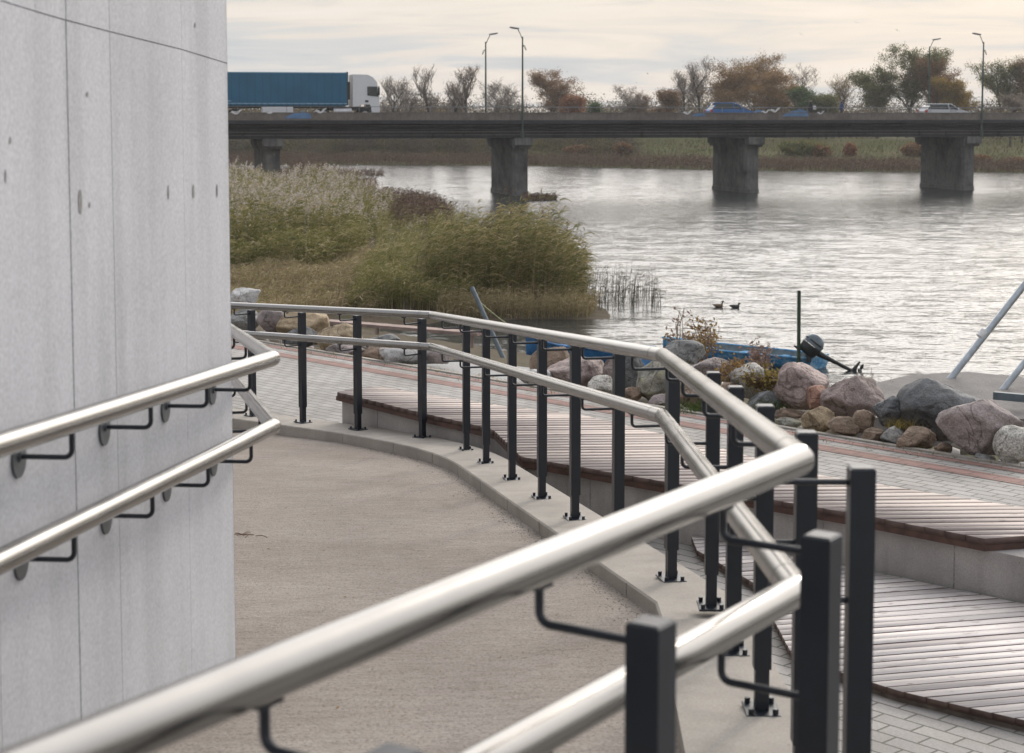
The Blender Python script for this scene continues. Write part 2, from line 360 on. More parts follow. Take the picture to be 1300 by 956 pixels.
# promenade bank: n.(x,y)=C is the promenade edge
NE=Vector((.731,.682)); CE=11.74
def edge_d(x,y): return NE.x*x+NE.y*y-CE
pen=[(-80,44),(-9,50),(-4.5,55),(-2.0,57.5),(3.0,58.2),(3.1,65),(.6,72),(-2.2,92),(-5,122),(-12,136),(-28,150),(-80,160)]
def pdist(x,y,poly):
    inside=False; best=1e9; n=len(poly)
    for i in range(n):
        x0,y0=poly[i]; x1,y1=poly[(i+1)%n]
        if (y0>y)!=(y1>y) and x<(x1-x0)*(y-y0)/(y1-y0)+x0: inside=not inside
        dx,dy=x1-x0,y1-y0; t=max(0,min(1,((x-x0)*dx+(y-y0)*dy)/(dx*dx+dy*dy)))
        best=min(best,math.hypot(x-x0-t*dx,y-y0-t*dy))
    return best if inside else -best
def landz(x,y):
    d=edge_d(x,y)
    if d<1.2: e=ZP-.12-.25*max(0,d)
    else: e=ZP-.42-(d-1.2)*(ZP-.42)/21.0
    pn=pdist(x,y,pen); p=max(-1.2,min(.42,.03+pn*.16))
    z=max(e,p) if d>0 else e
    z+= .10*noise.noise(Vector((x*.7,y*.7,0))) + .04*noise.noise(Vector((x*2.3,y*2.3,3)))
    return max(z,-1.5)
xs=np.concatenate([np.linspace(-80,-22,14),np.linspace(-21,24,136),np.linspace(26,90,14)])
ts=np.concatenate([np.linspace(-.1,12,60),np.linspace(12.4,170,150)])   # distance beyond the edge line, measured in y
V=[];Q=[]
for t in ts:
    for x in xs:
        y=(CE-NE.x*x)/NE.y + t
        V.append((x,y,landz(x,y)))
nx=len(xs)
for i in range(len(ts)-1):
    for j in range(nx-1): Q.append((i*nx+j,i*nx+j+1,(i+1)*nx+j+1,(i+1)*nx+j))
tag(arr_mesh('riverbank',np.array(V),np.array(Q),M['nearland'],smooth=True),kind='structure')
# far bank
def farY(x):
    pts=[(-3000,262),(-60,245),(-20,241),(3,238),(14,227),(35,214),(62,208),(90,205),(3000,200)]
    for (a,ya),(c,yc) in zip(pts,pts[1:]):
        if a<=x<=c: return ya+(yc-ya)*(x-a)/(c-a)+1.2*noise.noise(Vector((x*.12,0,7)))
    return 205
def farz(x,t):
    if t<0: z=-.6+ .25*(t+2)
    elif t<9: z=.05+.09*t
    elif t<32: z=.86+(t-9)*.115
    else: z=3.5+min(1.5,(t-32)*.004)
    return z+.18*noise.noise(Vector((x*.15,t*.2,1)))*(1 if t>1 else 0)
xs=np.concatenate([[-3000,-800,-300],np.linspace(-120,160,180),[300,800,3000]])
ts=np.concatenate([np.linspace(-2,44,36),[55,80,130,250,600,1500,5000]])
V=[];Q=[];nx=len(xs)
for t in ts:
    for x in xs: V.append((x,farY(x)+t,farz(x,t)))
for i in range(len(ts)-1):
    for j in range(nx-1): Q.append((i*nx+j,i*nx+j+1,(i+1)*nx+j+1,(i+1)*nx+j))
tag(arr_mesh('far_bank',np.array(V),np.array(Q),M['bankgrass'],smooth=True),kind='structure')

# ---------------------------------------------------------------- handrail geometry
RV=[P(300,388,14.8),P(548,400,12.87),P(841,451,6.69),P(1013,584,3.07)]
RV[0]=RV[1]+(RV[0]-RV[1])*1.7                       # runs on behind the wall
b0=P(560,762,2.146); 
b0.z=RV[3].z+.0; 
d3=(Vector((b0.x,b0.y))-Vector((RV[3].x,RV[3].y))).normalized()
RV.append(Vector((RV[3].x+d3.x*3.4,RV[3].y+d3.y*3.4,RV[3].z)))
LOW=.24
def nrm(a,b):   # outward side (away from the ramp)
    d=Vector((b.x-a.x,b.y-a.y)).normalized(); return Vector((-d.y,d.x))   # travelling from far to near, ramp is on the right hand
def off_line(i,o):
    a,b_=RV[i],RV[i+1]; n=nrm(a,b_); return Vector((a.x+n.x*o,a.y+n.y*o)),Vector((b_.x+n.x*o,b_.y+n.y*o))
def isect(p,q,r,s):
    d1=q-p; d2=s-r; den=d1.x*d2.y-d1.y*d2.x; t=((r.x-p.x)*d2.y-(r.y-p.y)*d2.x)/den; return p+d1*t
def off_vert(i,o):
    if i==0: return off_line(0,o)[0]
    if i==len(RV)-1: return off_line(i-1,o)[1]
    a=off_line(i-1,o); c=off_line(i,o); return isect(a[0],a[1],c[0],c[1])
PO=.175
rail=empty('handrail',(RV[2].x,RV[2].y,0)); RL=Vector(rail.location)
tag(rail,'steel double handrail on dark square posts along the outer kerb of the ramp','handrail')
def loc(p): return Vector(p)-RL
for nm,dz in (('upper_rail',0),('lower_rail',-LOW)):
    b=MB(); b.tube([loc(v+Vector((0,0,dz))) for v in RV],.029,40,split=True); o=b.build(nm,M['steel'],rail)
    # weld seams next to the bends
    for i in (1,2,3):
        for sgn,dd in ((-1,.12),):
            v=RV[i]; d=(RV[i-1]-v).normalized(); c=v+d*dd+Vector((0,0,dz)); sb=MB(); sb.tube([loc(c-d*.0018),loc(c+d*.0018)],.0294,40); sb.build('weld_seam',M['seam'],o)
def post_at(i,t,base_drop,h_extra=0):
    a,b_=off_line(i,PO); p=a+(b_-a)*t; n=nrm(RV[i],RV[i+1])
    rc=RV[i]+(RV[i+1]-RV[i])*t
    zr=rc.z; top=zr-.05; base=zr-base_drop
    ang=math.atan2(n.y,n.x)
    b=MB(); L=.13
    b.cbox(loc((p.x,p.y,(top+base+L)/2)),(.05,.05,top-base-L),ang,.004)
    b.box(loc((p.x,p.y,base+L/2+.004)),(.040,.040,L+.01),ang)
    po=b.build('post',M['post'],rail)
    b=MB(); b.cbox(loc((p.x,p.y,base+.004)),(.10,.13,.008),ang,.002); 
    for sx in (-1,1):
        for sy in (-1,1):
            off=Matrix.Rotation(ang,2)@Vector((sx*.035,sy*.05)); c=Vector((p.x+off.x,p.y+off.y,base+.008))
            b.tube([loc(c),loc(c+Vector((0,0,.016)))],.009,6)
    b.build('base_plate',M['post'],po)
    for dz in (0,-LOW):
        q=Vector((rc.x,rc.y)); s0=p-n*.022; zz=zr+dz-.082; r=.018
        d=Vector((-n.x,-n.y,0)); e=Vector((q.x,q.y,zz))
        path=[Vector((s0.x,s0.y,zz)),e-d*r]
        for k in range(1,6):
            a_=k/5*math.pi/2; path.append(e-d*r*(1-math.sin(a_))+Vector((0,0,r*(1-math.cos(a_)))))
        path.append(Vector((q.x,q.y,zr+dz-.027)))
        b=MB(); b.tube([loc(x) for x in path],.0065,10)
        b.box(loc((q.x,q.y,zr+dz-.030)),(.04,.022,.004),math.atan2(RV[i+1].y-RV[i].y,RV[i+1].x-RV[i].x))
        b.build('bracket',M['post'],po)
    return p,base
def t_for(i,px,py):
    a,b_=off_line(i,PO); d=ray(px,py); k=d.x/d.y      # a.x+t dx = k (a.y + t dy)
    dx,dy=b_.x-a.x,b_.y-a.y; return (k*a.y-a.x)/(dx-k*dy)
DROP=.98
for px,py in ((284,470),(320,470),(384,475),(454,480),(536,485)): post_at(0,t_for(0,px,py),DROP)
for px,py in ((592,495),(617,505),(650,515),(688,535),(730,550),(785,575),(853,610)): post_at(1,t_for(1,px,py),DROP)
for px,py in ((904,640),(932,670),(969,700),(1021,740),(1091,740)): post_at(2,t_for(2,px,py),.95)
for px,py in ((1042,760),(826,860)): post_at(3,t_for(3,px,py),.95)
a,b_=off_line(3,PO)
tt=t_for(3,826,860); tp=t_for(3,1042,760); post_at(3,tt+(tt-tp),.95)

# ---------------------------------------------------------------- outer kerb (plinth)
def kerb_poly(i0,i1,inner,outer,drop,name,mat_,lowz=1.0,t_end=None,t_start=None):
    pass
ke=off_vert(2,-.02); 
# near end of the raised kerb just past the bend
tk=.14
inn=[off_vert(0,-.02),off_vert(1,-.02),off_vert(2,-.02)]
out=[off_vert(0,.36),off_vert(1,.36),off_vert(2,.32)]
zt=[RV[0].z-DROP,RV[1].z-DROP,RV[2].z-DROP]
# subdivide straight runs so the kerb is a row of formwork lengths
def lerp(a,b,t): return a+(b-a)*t
I=[];O=[];Z=[]
for s in range(2):
    n=6 if s==0 else 14
    for k in range(n):
        t=k/n; I.append(lerp(inn[s],inn[s+1],t)); O.append(lerp(out[s],out[s+1],t)); Z.append(lerp(zt[s],zt[s+1],t))
I.append(inn[2]); O.append(out[2]); Z.append(zt[2])
def round_corner(L,z,c,before,after,steps=7):
    p0,p1,p2=L[c-before],L[c],L[c+after]; z0,z2=z[c-before],z[c+after]; nl=[];nz_=[]
    for k in range(1,steps):
        t=k/steps; nl.append(p0*(1-t)**2+p1*2*t*(1-t)+p2*t*t); nz_.append(z0*(1-t)**2+z[c]*2*t*(1-t)+z2*t*t)
    return L[:c-before+1]+nl+L[c+after:], z[:c-before+1]+nz_+z[c+after:]
I,Znew=round_corner(I,Z,6,2,3); O,_z=round_corner(O,Z,6,2,3); Z=Znew
a2,b2=off_line(2,-.02); c2,e2=off_line(2,.32); 
for t in (.05,.09,.115,.13): 
    I.append(lerp(a2,b2,t)); O.append(lerp(c2,e2,t)); Z.append(RV[2].z+(RV[3].z-RV[2].z)*t-DROP)
# rounded nose
I[-1]=I[-1]+Vector((.06,0)); I[-2]=I[-2]+Vector((.015,0))
b=MB(); n=len(I); vs=[]
for k in range(n):
    vs += [(I[k].x,I[k].y,Z[k]-.7),(I[k].x,I[k].y,Z[k]-.008),(I[k].x+.008,I[k].y,Z[k]),(O[k].x-.008,O[k].y,Z[k]),(O[k].x,O[k].y,Z[k]-.008),(O[k].x,O[k].y,Z[k]-1.1)]
fs=[]
for k in range(n-1):
    for j in range(5): fs.append((k*6+j,(k+1)*6+j,(k+1)*6+j+1,k*6+j+1))
fs.append(tuple(range(6))); fs.append(tuple((n-1)*6+j for j in range(6)))
b.add(vs,fs); kerb=b.build('concrete_kerb',M['kerb']); tag(kerb,'raised concrete kerb carrying the bolted base plates along the ramp edge','kerb')
# construction joints on the kerb face
for k in range(1,n-5,2):
    b=MB()
    d=(I[k+1]-I[k]).normalized(); nn=Vector((-d.y,d.x)); 
    p=I[k]; ang=math.atan2(d.y,d.x)
    b.box((p.x,p.y,Z[k]-.09),(.004,.005,.17),ang); b.build('joint',M['tie'],kerb)

# ---------------------------------------------------------------- ramp floor
def fh(y):
    pts=[(-9,1.60),(3.0,1.60),(6.3,1.935),(12.87,2.54),(15,2.71),(22,2.80)]
    for (a,ha),(c,hc) in zip(pts,pts[1:]):
        if a<=y<=c: return ha+(hc-ha)*(y-a)/(c-a)
    return 2.8
rows=[]
edge=[I[k] for k in range(n)][::-1]
ys=[-3,-1,0,1,2,3]+[3.4+.4*k for k in range(8)]
def inner_x(y):  # kerb inner line as x(y)
    if y<I[-1].y: return I[-1].x+.0
    for k in range(n-1):
        if I[k+1].y<=y<=I[k].y: return lerp(I[k].x,I[k+1].x,(I[k].y-y)/(I[k].y-I[k+1].y))
    return I[0].x
V=[];Q=[]
YS=[-3,-1,0,1,2,2.5,3,3.5,4,4.5,5,5.5,5.8,6.2]+list(np.linspace(6.4,inn[0].y,40))
for y in YS:
    xr=inner_x(y)+ (.004 if y>6.1 else 0)
    if y<6.3: xr=.60
    for k in range(9): 
        x=-4.5+(xr+4.5)*k/8; V.append((x,y,E-fh(y)))
for i in range(len(YS)-1):
    for j in range(8): Q.append((i*9+j,i*9+j+1,(i+1)*9+j+1,(i+1)*9+j))
tag(arr_mesh('ramp_floor',np.array(V),np.array(Q),M['ramp'],smooth=True),kind='structure')
# landing slab that carries the near posts
sl=[]; 
ts_=[.13,.3,.5,.75,1.0]
L_=[];Rr=[];Zz=[]
for t in ts_:
    L_.append(lerp(a2,b2,t)+Vector((0 if t<.2 else -.10*t,0))); Rr.append(lerp(c2,e2,t)+Vector((-.03,0))); Zz.append(RV[2].z+(RV[3].z-RV[2].z)*t-.95)
L_[0]=L_[0]+Vector((-.004,0))
b=MB(); vs=[]; 
for k in range(len(ts_)): vs += [(L_[k].x,L_[k].y,Zz[k]-1.2),(L_[k].x,L_[k].y,Zz[k]),(Rr[k].x,Rr[k].y,Zz[k]),(Rr[k].x,Rr[k].y,Zz[k]-1.2)]
e3=[off_line(3,x) for x in (-.4,.45)]
# continue under the near section of the rail
for t in (.33,.66,1.0):
    l=lerp(e3[0][0],e3[0][1],t); r_=lerp(e3[1][0],e3[1][1],t)
    vs += [(l.x,l.y,Zz[-1]-1.2),(l.x,l.y,Zz[-1]),(r_.x,r_.y,Zz[-1]),(r_.x,r_.y,Zz[-1]-1.2)]
m_=len(vs)//4; fs=[]
for k in range(m_-1):
    for j in range(3): fs.append((k*4+j,(k+1)*4+j,(k+1)*4+j+1,k*4+j+1))
fs += [(0,1,2,3),tuple((m_-1)*4+j for j in range(4))]
b.add(vs,fs); tag(b.build('ramp_landing',M['kerb']),kind='structure')

# ---------------------------------------------------------------- promenade paving
ox=[O[k] for k in range(n)]
def edge_pt(x,off=0): return Vector((x,(CE+off-NE.x*x)/NE.y))
poly=[ (ox[0].x-2,ox[0].y+2.1) ]+[(p.x-.003,p.y-.003) for p in ox[:10]]+[(.05,8),(-.5,-12),(40,-12)]+[tuple(edge_pt(x)) for x in (40,20,10,3.4,0,-3,-8)]
poly=[p for p in poly]
def sheet(name,poly,z,m,kind='structure'):
    b=MB(); b.add([(p[0],p[1],z) for p in poly],[tuple(range(len(poly)))])
    o=b.build(name,m,fix=False); me=o.data
    bm=bmesh.new(); bm.from_mesh(me); bmesh.ops.triangulate(bm,faces=bm.faces); bm.normal_update()
    for f in bm.faces:
        if f.normal.z<0: f.normal_flip()
    bm.to_mesh(me); bm.free(); tag(o,kind=kind); return o
sheet('promenade',poly,ZP,M['pave'])
def strip(o0,o1,x0=-7.5,x1=25): return [tuple(edge_pt(x0,o0)),tuple(edge_pt(x1,o0)),tuple(edge_pt(x1,o1)),tuple(edge_pt(x0,o1))]
sheet('red_paving_band',strip(-.17,-.06),ZP+.004,M['pave_red'])
sheet('red_paving_band',strip(-.55,-.36),ZP+.004,M['pave_red'])
b=MB(); p0,p1=edge_pt(-8,.03),edge_pt(25,.03); c=(p0+p1)/2; b.box((c.x,c.y,ZP-.07),((p1-p0).length,.06,.17),math.atan2((p1-p0).y,(p1-p0).x)); tag(b.build('edging_kerb',M['kerb']),'low concrete edging strip between the red paving and the boulders','edging')

# ---------------------------------------------------------------- timber benches
def clip_board(poly, o, d, w):
    """interval of the line o+t d inside poly"""
    ts=[]; nn=Vector((-d.y,d.x)); m=len(poly)
    for i in range(m):
        a=Vector(poly[i])-o; c=Vector(poly[(i+1)%m])-o; ha=a.dot(nn); hc=c.dot(nn)
        if (ha<=0)!=(hc<=0): t=ha/(ha-hc); ts.append((a+(c-a)*t).dot(d))
    ts.sort(); return [(ts[i],ts[i+1]) for i in range(0,len(ts)-1,2)]
def boards(name, poly, z, ang, wid, gap, thick, m, parent, seed=1):
    rg=random.Random(seed); d=Vector((math.cos(ang),math.sin(ang))); nn=Vector((-d.y,d.x))
    hs=[Vector(p).dot(nn) for p in poly]; h=min(hs); V=[];Fc=[];T=[]
    while h<max(hs):
        lo=clip_board(poly,nn*(h+.001),d,0); hi=clip_board(poly,nn*(h+wid),d,0)
        for k in range(max(len(lo),len(hi))):
            A=lo[k] if k<len(lo) else None; B=hi[k] if k<len(hi) else None
            if A is None or B is None:
                continue
            z0=z+rg.uniform(-.0015,.0015); a0,a1=A; b0_,b1=B
            q=[nn*h+d*a0,nn*h+d*a1,nn*(h+wid)+d*b1,nn*(h+wid)+d*b0_]
            base=len(V); V += [(p.x,p.y,z0-thick) for p in q]+[(p.x,p.y,z0) for p in q]
            fs=[(0,3,2,1),(4,5,6,7),(0,1,5,4),(1,2,6,5),(2,3,7,6),(3,0,4,7)]; tv=rg.random()
            Fc += [tuple(base+i for i in f) for f in fs]; T += [tv]*6
        h+=wid+gap
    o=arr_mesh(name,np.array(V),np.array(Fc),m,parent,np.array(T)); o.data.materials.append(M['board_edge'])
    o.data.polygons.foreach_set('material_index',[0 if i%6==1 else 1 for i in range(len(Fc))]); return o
def line_box(b,pts,w,z0,z1,inset=0):
    for i in range(len(pts)-1):
        p,q=Vector(pts[i]),Vector(pts[i+1]); d=(q-p); L=d.length; d.normalize(); c=(p+q)/2
        b.box((c.x,c.y,(z0+z1)/2),(L+w*.5,w,z1-z0),math.atan2(d.y,d.x))
HBt=HB
fr=[(424,497),(530,523),(625,545),(661,580),(845,612),(940,628),(1100,655),(1250,684),(1420,672)]
bk=[(1420,664),(1300,644),(1037,602),(900,565),(737,526),(616,512),(480,490)]
frw=[G(x,y,HBt).xy for x,y in fr]; bkw=[G(x,y,HBt).xy for x,y in bk]
cx=sum((p.x for p in frw+bkw))/16; cy=sum((p.y for p in frw+bkw))/16
bench=empty('platform_bench',(0,0,0)); tag(bench,'low concrete platform bench topped with brown boards beside the ramp','bench')
def inset(poly,k):
    out_=[]; m=len(poly); ar=sum(poly[i].x*poly[(i+1)%m].y-poly[(i+1)%m].x*poly[i].y for i in range(m)); s=1 if ar>0 else -1
    for i in range(m):
        a,b_,c=poly[i-1],poly[i],poly[(i+1)%m]; d0=(b_-a).normalized(); d1=(c-b_).normalized(); n0=Vector((-d0.y,d0.x))*s; n1=Vector((-d1.y,d1.x))*s
        nn=(n0+n1); nn.normalize(); f=k/max(.4,nn.dot(n0)); out_.append(b_+nn*f)
    return out_
full=frw+bkw
core=inset(full,.05)
core[8]=core[7]+(core[7]-core[6]).normalized()*1.6      # the wall itself runs straight on
b=MB(); b.prism([tuple(p) for p in core],ZP-.15,ZB-.075); b.build('concrete_base',M['bench_c'],bench)
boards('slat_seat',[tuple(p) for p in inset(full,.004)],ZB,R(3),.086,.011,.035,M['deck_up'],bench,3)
b=MB(); b.prism([tuple(p) for p in inset(full,.012)],ZB-.074,ZB-.037); b.build('timber_edge',M['fascia'],bench)
# formwork joints of the base
for i in range(len(frw)-1):
    p,q=core[i],core[i+1]; d=(q-p); L=d.length; d.normalize(); nn=Vector((d.y,-d.x)); k=.55
    while k<L:
        c=p+d*k+nn*.0; b=MB(); b.box((c.x,c.y,(ZP-.1+ZB-.08)/2),(.006,.006,ZB-.08-ZP+.1),math.atan2(d.y,d.x)); k+=.62; b.build('joint',M['tie'],bench)
lowp=[G(882,692,HD).xy,G(885,705,HD).xy,G(958,747,HD).xy,G(1005,838,HD).xy,G(1070,862,HD).xy,G(1140,885,HD).xy,G(1330,930,HD).xy,G(1700,930,HD).xy,G(1700,770,HD).xy]
# its back edge runs along the bench front
bf=[core[k]+ (core[k]-frw[k])*0 for k in range(len(frw))]
back=[core[7]-Vector((0,.012)),core[6]-Vector((.008,.012)),core[5]-Vector((.008,.012))]
lowp=[p for p in lowp[1:8]]+[core[8]+Vector((.05,-.03))]+[core[7]+Vector((-.01,-.03)),core[6]+Vector((-.02,-.03)),core[5]+Vector((-.02,-.03)),core[4]+Vector((.12,-.12))]
deck=empty('timber_deck',(0,0,0)); tag(deck,'pale weathered low timber deck at the foot of the platform bench','deck')
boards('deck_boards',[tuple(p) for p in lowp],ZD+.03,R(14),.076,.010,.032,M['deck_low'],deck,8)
b=MB(); b.prism([tuple(p) for p in inset(lowp,.02)],ZP-.1,ZD-.004); b.build('deck_frame',M['fascia2'],deck)

# ---------------------------------------------------------------- building wall
wall=empty('concrete_wall',(-.96,5.95,0)); tag(wall,'tall pale grey board-marked concrete wall rising beside the ramp','wall')
WL=Vector(wall.location)
wa=P(297,560,5.95); A=Vector((wa.x-.005,5.95)); dA=Vector((-.084,-1)).normalized(); dB=Vector((-.211,.977)).normalized()
B0=A+dA*9; C0=A+dB*7
# panels along the visible face
pxs=[293,236,146,92,54,-12,-90,-190,-330,-560]
def on_face(px,py=400):
    d=ray(px,py); k=d.x/d.y; # A.x+dA.x t = k (A.y+dA.y t)
    return (k*A.y-A.x)/(dA.x-k*dA.y)
tsx=[0]+[on_face(p) for p in pxs[1:]]
nA=Vector((dA.y*-1,dA.x))   # outward?
if nA.x<0: nA=-nA
ztop=E+2.2; zbot=E-2.6
def jz(t):  # sloping pour joint
    return E+.178+.0385*t + .004*math.sin(t*3)
b=MB(); g=.0016; rg=random.Random(5)
for i in range(len(tsx)-1):
    t0,t1=tsx[i]+g,tsx[i+1]-g
    for part in (0,1):
        off=rg.uniform(-.0012,.0012)
        zs=[(zbot,zbot),(jz(t0)-g,jz(t1)-g)] if part==0 else [(jz(t0)+g,jz(t1)+g),(ztop,ztop)]
        p0=A+dA*t0+nA*off; p1=A+dA*t1+nA*off; q0=A+dA*t0-nA*.05; q1=A+dA*t1-nA*.05
        vs=[]
        for (za,zb_) in zs:
            vs += [(p0.x,p0.y,za),(p1.x,p1.y,zb_),(q1.x,q1.y,zb_),(q0.x,q0.y,za)]
        b.add([Vector(v)-WL for v in vs],[(0,1,2,3),(4,5,6,7),(0,1,5,4),(1,2,6,5),(2,3,7,6),(3,0,4,7)])
b.build('face_panel',M['wall'],wall)
b=MB(); pl=[A-nA*.006+Vector((0,.0)),C0,C0-Vector((5,0)),B0-Vector((5,0)),B0-nA*.006]
b.prism([tuple(p-WL.xy) for p in pl],zbot,ztop-.01); b.build('wall_core',M['wall'],wall)
# chamfer strip at the corner
b=MB(); e0=A+nA*.001; b.prism([tuple(p-WL.xy) for p in (e0+dA*.002, e0+Vector((-.0,.016))-nA*.008, A-nA*.03+dB*.02, A-nA*.03+dA*.002)],zbot,ztop); b.build('corner_chamfer',M['wall'],wall)
# form-tie marks
def mark(px,py,hpx,wpx):
    t=on_face(px,py); p=A+dA*t; d=ray(px,py); z=E+d.z*p.y/d.y; s=F/p.y; hh=hpx/s/2; ww=wpx/s/2*4
    vs=[];
    for k in range(14):
        a=2*math.pi*k/14; q=p+dA*ww*math.cos(a)+nA*.0022; vs.append(Vector((q.x,q.y,z+hh*math.sin(a)))-WL)
    c=MB(); c.add(vs,[tuple(range(14))]); return c
for px,py,hh,ww in ((101,256,32,3.2),(213,244,19,1.6),(245,243,18,2.2),(275,242,17,1.6),(12,178,10,1.6),(6,224,18,1.5),(110,120,7,1.6),(113,260,8,1.4),(247,32,7,1.5)):
    mark(px,py,hh,ww).build('tie_mark',M['tie'],wall)
# wall handrail
wr=empty('wall_handrail',(-.9,5.9,0)); tag(wr,'steel double handrail bracketed to the concrete wall and folding round its corner','handrail'); WR=Vector(wr.location)
q0=P(0,555,3.5); q1=P(346,455,6.0); q2=P(297,421,8.5)
q0.z=E-.67; 
s_=(q0-q1); WV=[q1+s_*1.9,q1,q1+(q2-q1)*1.6]
for nm,dz in (('upper_rail',0),('lower_rail',-LOW)):
    b=MB(); b.tube([v+Vector((0,0,dz))-WR for v in WV],.027,40,split=True); o=b.build(nm,M['steel'],wr)
    for k in (0,2):
        d=(WV[k]-WV[1]).normalized(); c=WV[1]+d*.06+Vector((0,0,dz)); sb=MB(); sb.tube([c-d*.0016-WR,c+d*.0016-WR],.0273,40); sb.build('weld_seam',M['seam'],o)
def wall_bracket(px,py,lowdz,side=0,tt=None):
    base_t=tt
    p=A+dA*base_t; n_=nA
    a,c=WV[1],WV[0]
    # foot of rail opposite
    dd=Vector((c.x-a.x,c.y-a.y)); f=((p-Vector((a.x,a.y))).dot(dd))/dd.dot(dd)
    rc=a+(c-a)*f; zz=rc.z+lowdz-.082
    b=MB(); q=Vector((rc.x,rc.y)); d=Vector((q.x-p.x,q.y-p.y,0)); L=d.length; d.normalize(); r=.018
    e=Vector((q.x,q.y,zz)); path=[Vector((p.x,p.y,zz)),e-d*r]
    for k in range(1,6):
        a_=k/5*math.pi/2; path.append(e-d*r*(1-math.sin(a_))+Vector((0,0,r*(1-math.cos(a_)))))
    path.append(Vector((q.x,q.y,rc.z+lowdz-.025)))
    b.tube([x-WR for x in path],.0062,10); br=b.build('bracket',M['post'],wr)
    b=MB(); c0=Vector((p.x,p.y,zz-.008))-WR; nn=Vector((n_.x,n_.y,0)); b.tube([c0+nn*.001,c0+nn*.007],.042,28); 
    b.tube([c0+nn*.007+Vector((0,0,.008)),c0+nn*.012+Vector((0,0,.008))],.012,12); b.build('wall_disc',M['galv2'] if 'galv2' in M else M['post'],br)
M['galv2']=simple('disc_steel',(.10,.11,.12),.45,.5,.2,20)
for px in (22,132,210,270):
    t=on_face(px,600)
    for dz in (0,-LOW): wall_bracket(px,0,dz,tt=t)
t=on_face(22,600)+.62
for dz in (0,-LOW): wall_bracket(0,0,dz,tt=t)
# brackets round the corner
for k in (.28,.62,1.0,1.4):
    rc=WV[1]+(q2-q1)*k; 
    for dz in (0,-LOW):
        n_=Vector((-dB.y,dB.x)); p=Vector((rc.x,rc.y)); 
        # foot on back face
        f=(p-A).dot(dB); w_=A+dB*f; zz=rc.z+dz-.082; d=Vector((p.x-w_.x,p.y-w_.y,0)); L=d.length; d.normalize(); r=.018; e=Vector((p.x,p.y,zz))
        path=[Vector((w_.x,w_.y,zz)),e-d*r]
        for kk in range(1,6):
            a_=kk/5*math.pi/2; path.append(e-d*r*(1-math.sin(a_))+Vector((0,0,r*(1-math.cos(a_)))))
        path.append(Vector((p.x,p.y,rc.z+dz-.025))); b=MB(); b.tube([x-WR for x in path],.0062,10); br=b.build('bracket',M['post'],wr)
        b=MB(); c0=Vector((w_.x,w_.y,zz-.008))-WR; b.tube([c0+d*.001,c0+d*.007],.042,24); b.build('wall_disc',M['galv2'],br)
HAZE=True
# ================================================================ BRIDGE
bd=Vector((.969,.2464)).normalized(); BA=math.atan2(bd.y,bd.x); BO=Vector((.75,148.2))
def br(u,v,z): 
    pn=Vector((-bd.y,bd.x)); q=BO+bd*u+pn*v; return Vector((q.x,q.y,z))
bridge=empty('road_bridge',(BO.x,BO.y,0),BA); tag(bridge,'long dark concrete road bridge on broad piers crossing the river','bridge')
U0,U1=-80,125; V0,V1=-.8,9.4; UM=(U0+U1)/2; UL=U1-U0; ZR=6.4
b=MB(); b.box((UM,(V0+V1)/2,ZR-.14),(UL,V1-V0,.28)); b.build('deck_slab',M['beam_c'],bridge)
b=MB()
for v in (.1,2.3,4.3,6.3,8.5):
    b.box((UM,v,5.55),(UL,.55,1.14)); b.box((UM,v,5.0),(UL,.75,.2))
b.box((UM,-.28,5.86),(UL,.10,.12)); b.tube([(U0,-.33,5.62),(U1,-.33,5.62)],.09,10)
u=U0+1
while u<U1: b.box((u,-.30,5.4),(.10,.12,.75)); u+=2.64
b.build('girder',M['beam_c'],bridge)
b=MB(); b.box((UM,-.34,5.98),(UL,.02,.05)); b.box((UM,-.44,5.46),(UL,.03,.05)); b.box((UM,-.34,5.20),(UL,.03,.04)); b.build('ledge',M['parapet_c'],bridge)
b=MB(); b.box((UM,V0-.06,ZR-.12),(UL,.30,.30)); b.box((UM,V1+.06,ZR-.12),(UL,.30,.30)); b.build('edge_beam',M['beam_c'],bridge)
for v in (V0+.12,V1-.12):
    b=MB(); b.box((UM,v,ZR+.32),(UL,.22,.62)); b.box((UM,v,ZR+.65),(UL,.30,.06)); b.build('parapet',M['parapet_c'],bridge)
M['railp']=simple('railing_grey_paint',(.20,.20,.20),.5,.3)
M['green']=simple('lamp_green_paint',(.045,.07,.055),.5,.2)
for v in (V0+.12,V1-.12):
    b=MB(); u=U0
    while u<U1: b.box((u,v,ZR+.92),(.035,.035,.50)); u+=2.0
    for z in (ZR+1.15,): b.box((UM,v,z),(UL,.045,.04))
    b.build('railing',M['railp'],bridge)
# gull and wave ornaments fixed on the railing (mural of gulls over blue waves)
M['gull']=simple('gull_white_paint',(.62,.62,.62),.6)
M['wavep']=simple('wave_blue_paint',(.10,.20,.36),.6,0,.3,1)
M['wavel']=simple('wave_pale_paint',(.34,.36,.38),.6,0,.2,1)
def u_of(px,v,py=140):
    d=ray(px,py); k=d.x/d.y; pn=Vector((-bd.y,bd.x)); q=BO+pn*v; return (k*q.y-q.x)/(bd.x-k*bd.y)
def plate(pts,u,z,v,th,m,name):
    b=MB(); n=len(pts); vs=[(u+x,v-th/2,z+y) for x,y in pts]+[(u+x,v+th/2,z+y) for x,y in pts]
    b.add(vs,[tuple(range(n)),tuple(range(2*n-1,n-1,-1))]+[(i,(i+1)%n,n+(i+1)%n,n+i) for i in range(n)]); return b.build(name,m,bridge)
gullp=[(-.75,.02),(-.45,.30),(-.20,.22),(-.02,.05),(.10,.12),(.30,.38),(.70,.50),(.45,.22),(.22,-.02),(.05,-.14),(-.20,-.12),(-.38,.0),(-.55,.10)]
vg=V0-.03
